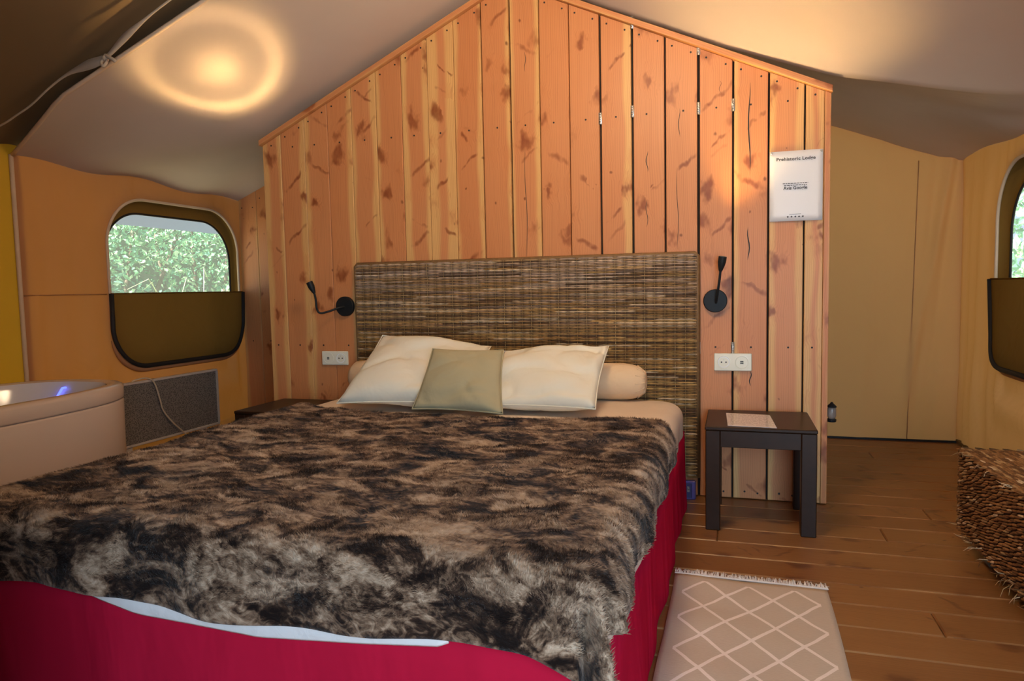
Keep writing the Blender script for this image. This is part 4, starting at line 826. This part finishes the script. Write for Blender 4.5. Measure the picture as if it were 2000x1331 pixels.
mb.add(v, [(2 * k, 2 * k + 1, 2 * k + 3, 2 * k + 2) for k in range(len(pc) - 1)]).build('tape', M['tape'], ts, True, solid=0.003)
mb = MB(); kx, kz = -0.418, 1.882
mb.tube(curve([(kx, -0.925, kz + .012), (kx + 0.02, -0.93, kz + 0.002), (kx + 0.045, -0.93, kz - 0.012), (kx + 0.05, -0.925, kz - 0.02)]), 0.0075, 7)
mb.tube(curve([(kx - 0.008, -0.925, kz), (kx - 0.012, -0.935, kz - 0.018), (kx + 0.002, -0.94, kz - 0.034), (kx + 0.010, -0.93, kz - 0.016), (kx, -0.925, kz)]), 0.0062, 7)
mb.lathe([(0.004, -0.012), (0.013, -0.005), (0.013, 0.006), (0.004, 0.012)], (kx, -0.925, kz), (1, 0.2, 0.4), 12); mb.build('knot', M['tape'], ts, True)
# power adapter under the headboard
ad = thing('power_adapter', 'small navy and violet power box on the floor under the headboard corner', 'adapter', (1.775, -0.04, 0))
MB().box(1.752, 1.800, -0.060, -0.034, 0.0, 0.082, 0.004).build('case', M['violet'], ad)
MB().box(1.756, 1.784, -0.0635, -0.0595, 0.008, 0.074, 0.002).build('face', M['navy'], ad); MB().box(1.764, 1.775, -0.065, -0.0632, 0.035, 0.06, 0.0008).build('label_plate', M['grille'], ad)
# lantern on the partition's side
la = thing('lantern', 'small dim lantern on the side of the wooden partition behind the table', 'lantern', (2.36, 0.10, 0.34))
MB().box(2.333, 2.342, 0.085, 0.115, 0.345, 0.415, 0.002).build('bracket', M['black'], la)
MB().lathe([(0.017, 0.0), (0.019, 0.004), (0.019, 0.012), (0.015, 0.014)], (2.362, 0.10, 0.338), (0, 0, 1), 16).build('base', M['black'], la)
MB().lathe([(0.013, 0.0), (0.018, 0.012), (0.018, 0.042), (0.014, 0.05)], (2.362, 0.10, 0.352), (0, 0, 1), 16).build('glass', M['glass'], la, True)
MB().lathe([(0.020, 0.0), (0.018, 0.006), (0.007, 0.016), (0.004, 0.022)], (2.362, 0.10, 0.402), (0, 0, 1), 16).build('cap', M['black'], la)

# ------------------------------------------------------------------ outside
gd = MB().add([(-40, -30, -0.35), (40, -30, -0.35), (40, 60, -0.35), (-40, 60, -0.35)], [(0, 1, 2, 3)]).build('ground', M['ground'], None); struct(gd, 'leaf littered ground outside the tent', 'ground')
def leaves(name, parent, n, box, size, cols, seed, face=(1, 0, 0)):
    r = np.random.default_rng(seed); (x0, x1), (y0, y1), (z0, z1) = box; c = np.stack([r.uniform(x0, x1, n), r.uniform(y0, y1, n), r.uniform(z0, z1, n)], 1)
    dn = vnoise(c, 2.6, seed); c = c[dn > 0.36]; n = len(c); mb = MB(); ax = r.normal(0, 1, (n, 3)); ax /= np.linalg.norm(ax, axis=1, keepdims=True); nn = r.normal(0, 0.7, (n, 3)) + np.array(face) + np.array([0, 0, 0.6]); sd_ = np.cross(ax, nn); sd_ /= np.linalg.norm(sd_, axis=1, keepdims=True)
    s = r.uniform(size * 0.6, size * 1.4, n)[:, None]; nz = np.cross(sd_, ax); V = np.stack([c - ax * s, c + sd_ * s * 0.55 + nz * s * 0.15, c + ax * s * 1.1, c - sd_ * s * 0.55 + nz * s * 0.15], 1).reshape(-1, 3)
    ci = r.integers(0, len(cols), n); CC = np.array(cols)[ci] * r.uniform(0.7, 1.3, (n, 1)); mb.v = [tuple(p) for p in V]; mb.c = [tuple(map(float, k)) for k in np.repeat(CC, 4, 0)]; mb.f = [(4 * k, 4 * k + 1, 4 * k + 2, 4 * k + 3) for k in range(n)]
    o = mb.build(name, M['leaf'], parent, False); o['kind'] = 'stuff'; return o
GR = [(0.18, 0.42, 0.22), (0.28, 0.56, 0.30), (0.12, 0.32, 0.20), (0.60, 0.80, 0.52), (0.20, 0.46, 0.32)]
hg = thing('hedge', 'sunlit leafy green hedge seen through the left window', 'hedge', (-5.0, 4.2, -0.35))
leaves('foliage', hg, 36000, ((-5.7, -4.4), (0.8, 7.2), (-0.3, 3.1)), 0.034, GR, 1)
mb = MB(); rnd = random.Random(2)
for k in range(16):
    x, y = rnd.uniform(-5.6, -4.9), 1 + k * 0.38; mb.tube([(x, y, -0.35), (x + rnd.uniform(-.2, .2), y + rnd.uniform(-.3, .3), 1.0), (x + rnd.uniform(-.4, .4), y + rnd.uniform(-.6, .6), 2.6)], [0.04, 0.028, 0.012], 7)
mb.build('branches', M['bark'], hg, True)
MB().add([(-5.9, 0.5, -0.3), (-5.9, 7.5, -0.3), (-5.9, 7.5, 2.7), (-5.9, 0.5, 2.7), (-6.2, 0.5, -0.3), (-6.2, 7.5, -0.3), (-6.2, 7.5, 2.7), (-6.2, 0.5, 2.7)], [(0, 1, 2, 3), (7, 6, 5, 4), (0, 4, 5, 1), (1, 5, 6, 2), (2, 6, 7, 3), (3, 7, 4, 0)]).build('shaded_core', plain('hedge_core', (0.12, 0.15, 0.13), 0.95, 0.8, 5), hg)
gs = thing('grass_clump', 'pale dry grass tuft at the foot of the hedge outside the left window', 'grass', (-3.9, 4.2, -0.35))
mb = MB(); rnd = random.Random(4)
for k in range(240):
    x, y = rnd.uniform(-3.95, -3.4), rnd.choice([rnd.gauss(4.35, 0.3), rnd.gauss(3.1, 0.45), rnd.uniform(1.6, 5)]); h = rnd.uniform(0.6, 1.25) + 0.35 * (rnd.random() < 0.15); dx, dy = rnd.uniform(-.15, .2), rnd.uniform(-.35, .35); mb.tube([(x, y, -0.35), (x + dx * .3, y + dy * .3, -0.35 + h * 0.7), (x + dx, y + dy, -0.35 + h), (x + dx * 1.5, y + dy * 1.6, -0.35 + h * 0.93)], [0.006, 0.005, 0.004, 0.002], 3, False, rnd.choice([(0.55, 0.60, 0.35), (0.4, 0.5, 0.25), (0.7, 0.7, 0.5)]))
o = mb.build('blades', M['leaf'], gs); o['kind'] = 'stuff'
bs = thing('bush', 'sunlit green bush seen through the right window', 'bush', (6.0, 8.5, -0.35))
leaves('foliage', bs, 7000, ((4.6, 7.6), (7.0, 11.0), (0.9, 4.2)), 0.07, GR, 6, (0, -1, 0))
mb = MB(); rnd = random.Random(12)
for k in range(10):
    x, y = rnd.uniform(4.8, 7.4), rnd.uniform(8, 10.5); mb.tube([(x, y, -0.35), (x + rnd.uniform(-.2, .2), y, 1.2), (x + rnd.uniform(-.5, .5), y, 3.4)], [0.05, 0.035, 0.012], 7)
mb.build('branches', M['bark'], bs, True)

# final placement of the information sheet on its measured corners
me = pg.children[0].data; L = pg.location
bm = bmesh.new(); [bm.verts.new((p[0] - L.x, p[1] - L.y, 0.0006 + dz)) for dz in (0.0, 0.0012) for p in PC]; bm.verts.ensure_lookup_table()
for f in ((3, 2, 1, 0), (4, 5, 6, 7), (0, 1, 5, 4), (1, 2, 6, 5), (2, 3, 7, 6), (3, 0, 4, 7)): bm.faces.new([bm.verts[i] for i in f])
bm.to_mesh(me); bm.free()
bpy.context.view_layer.update()
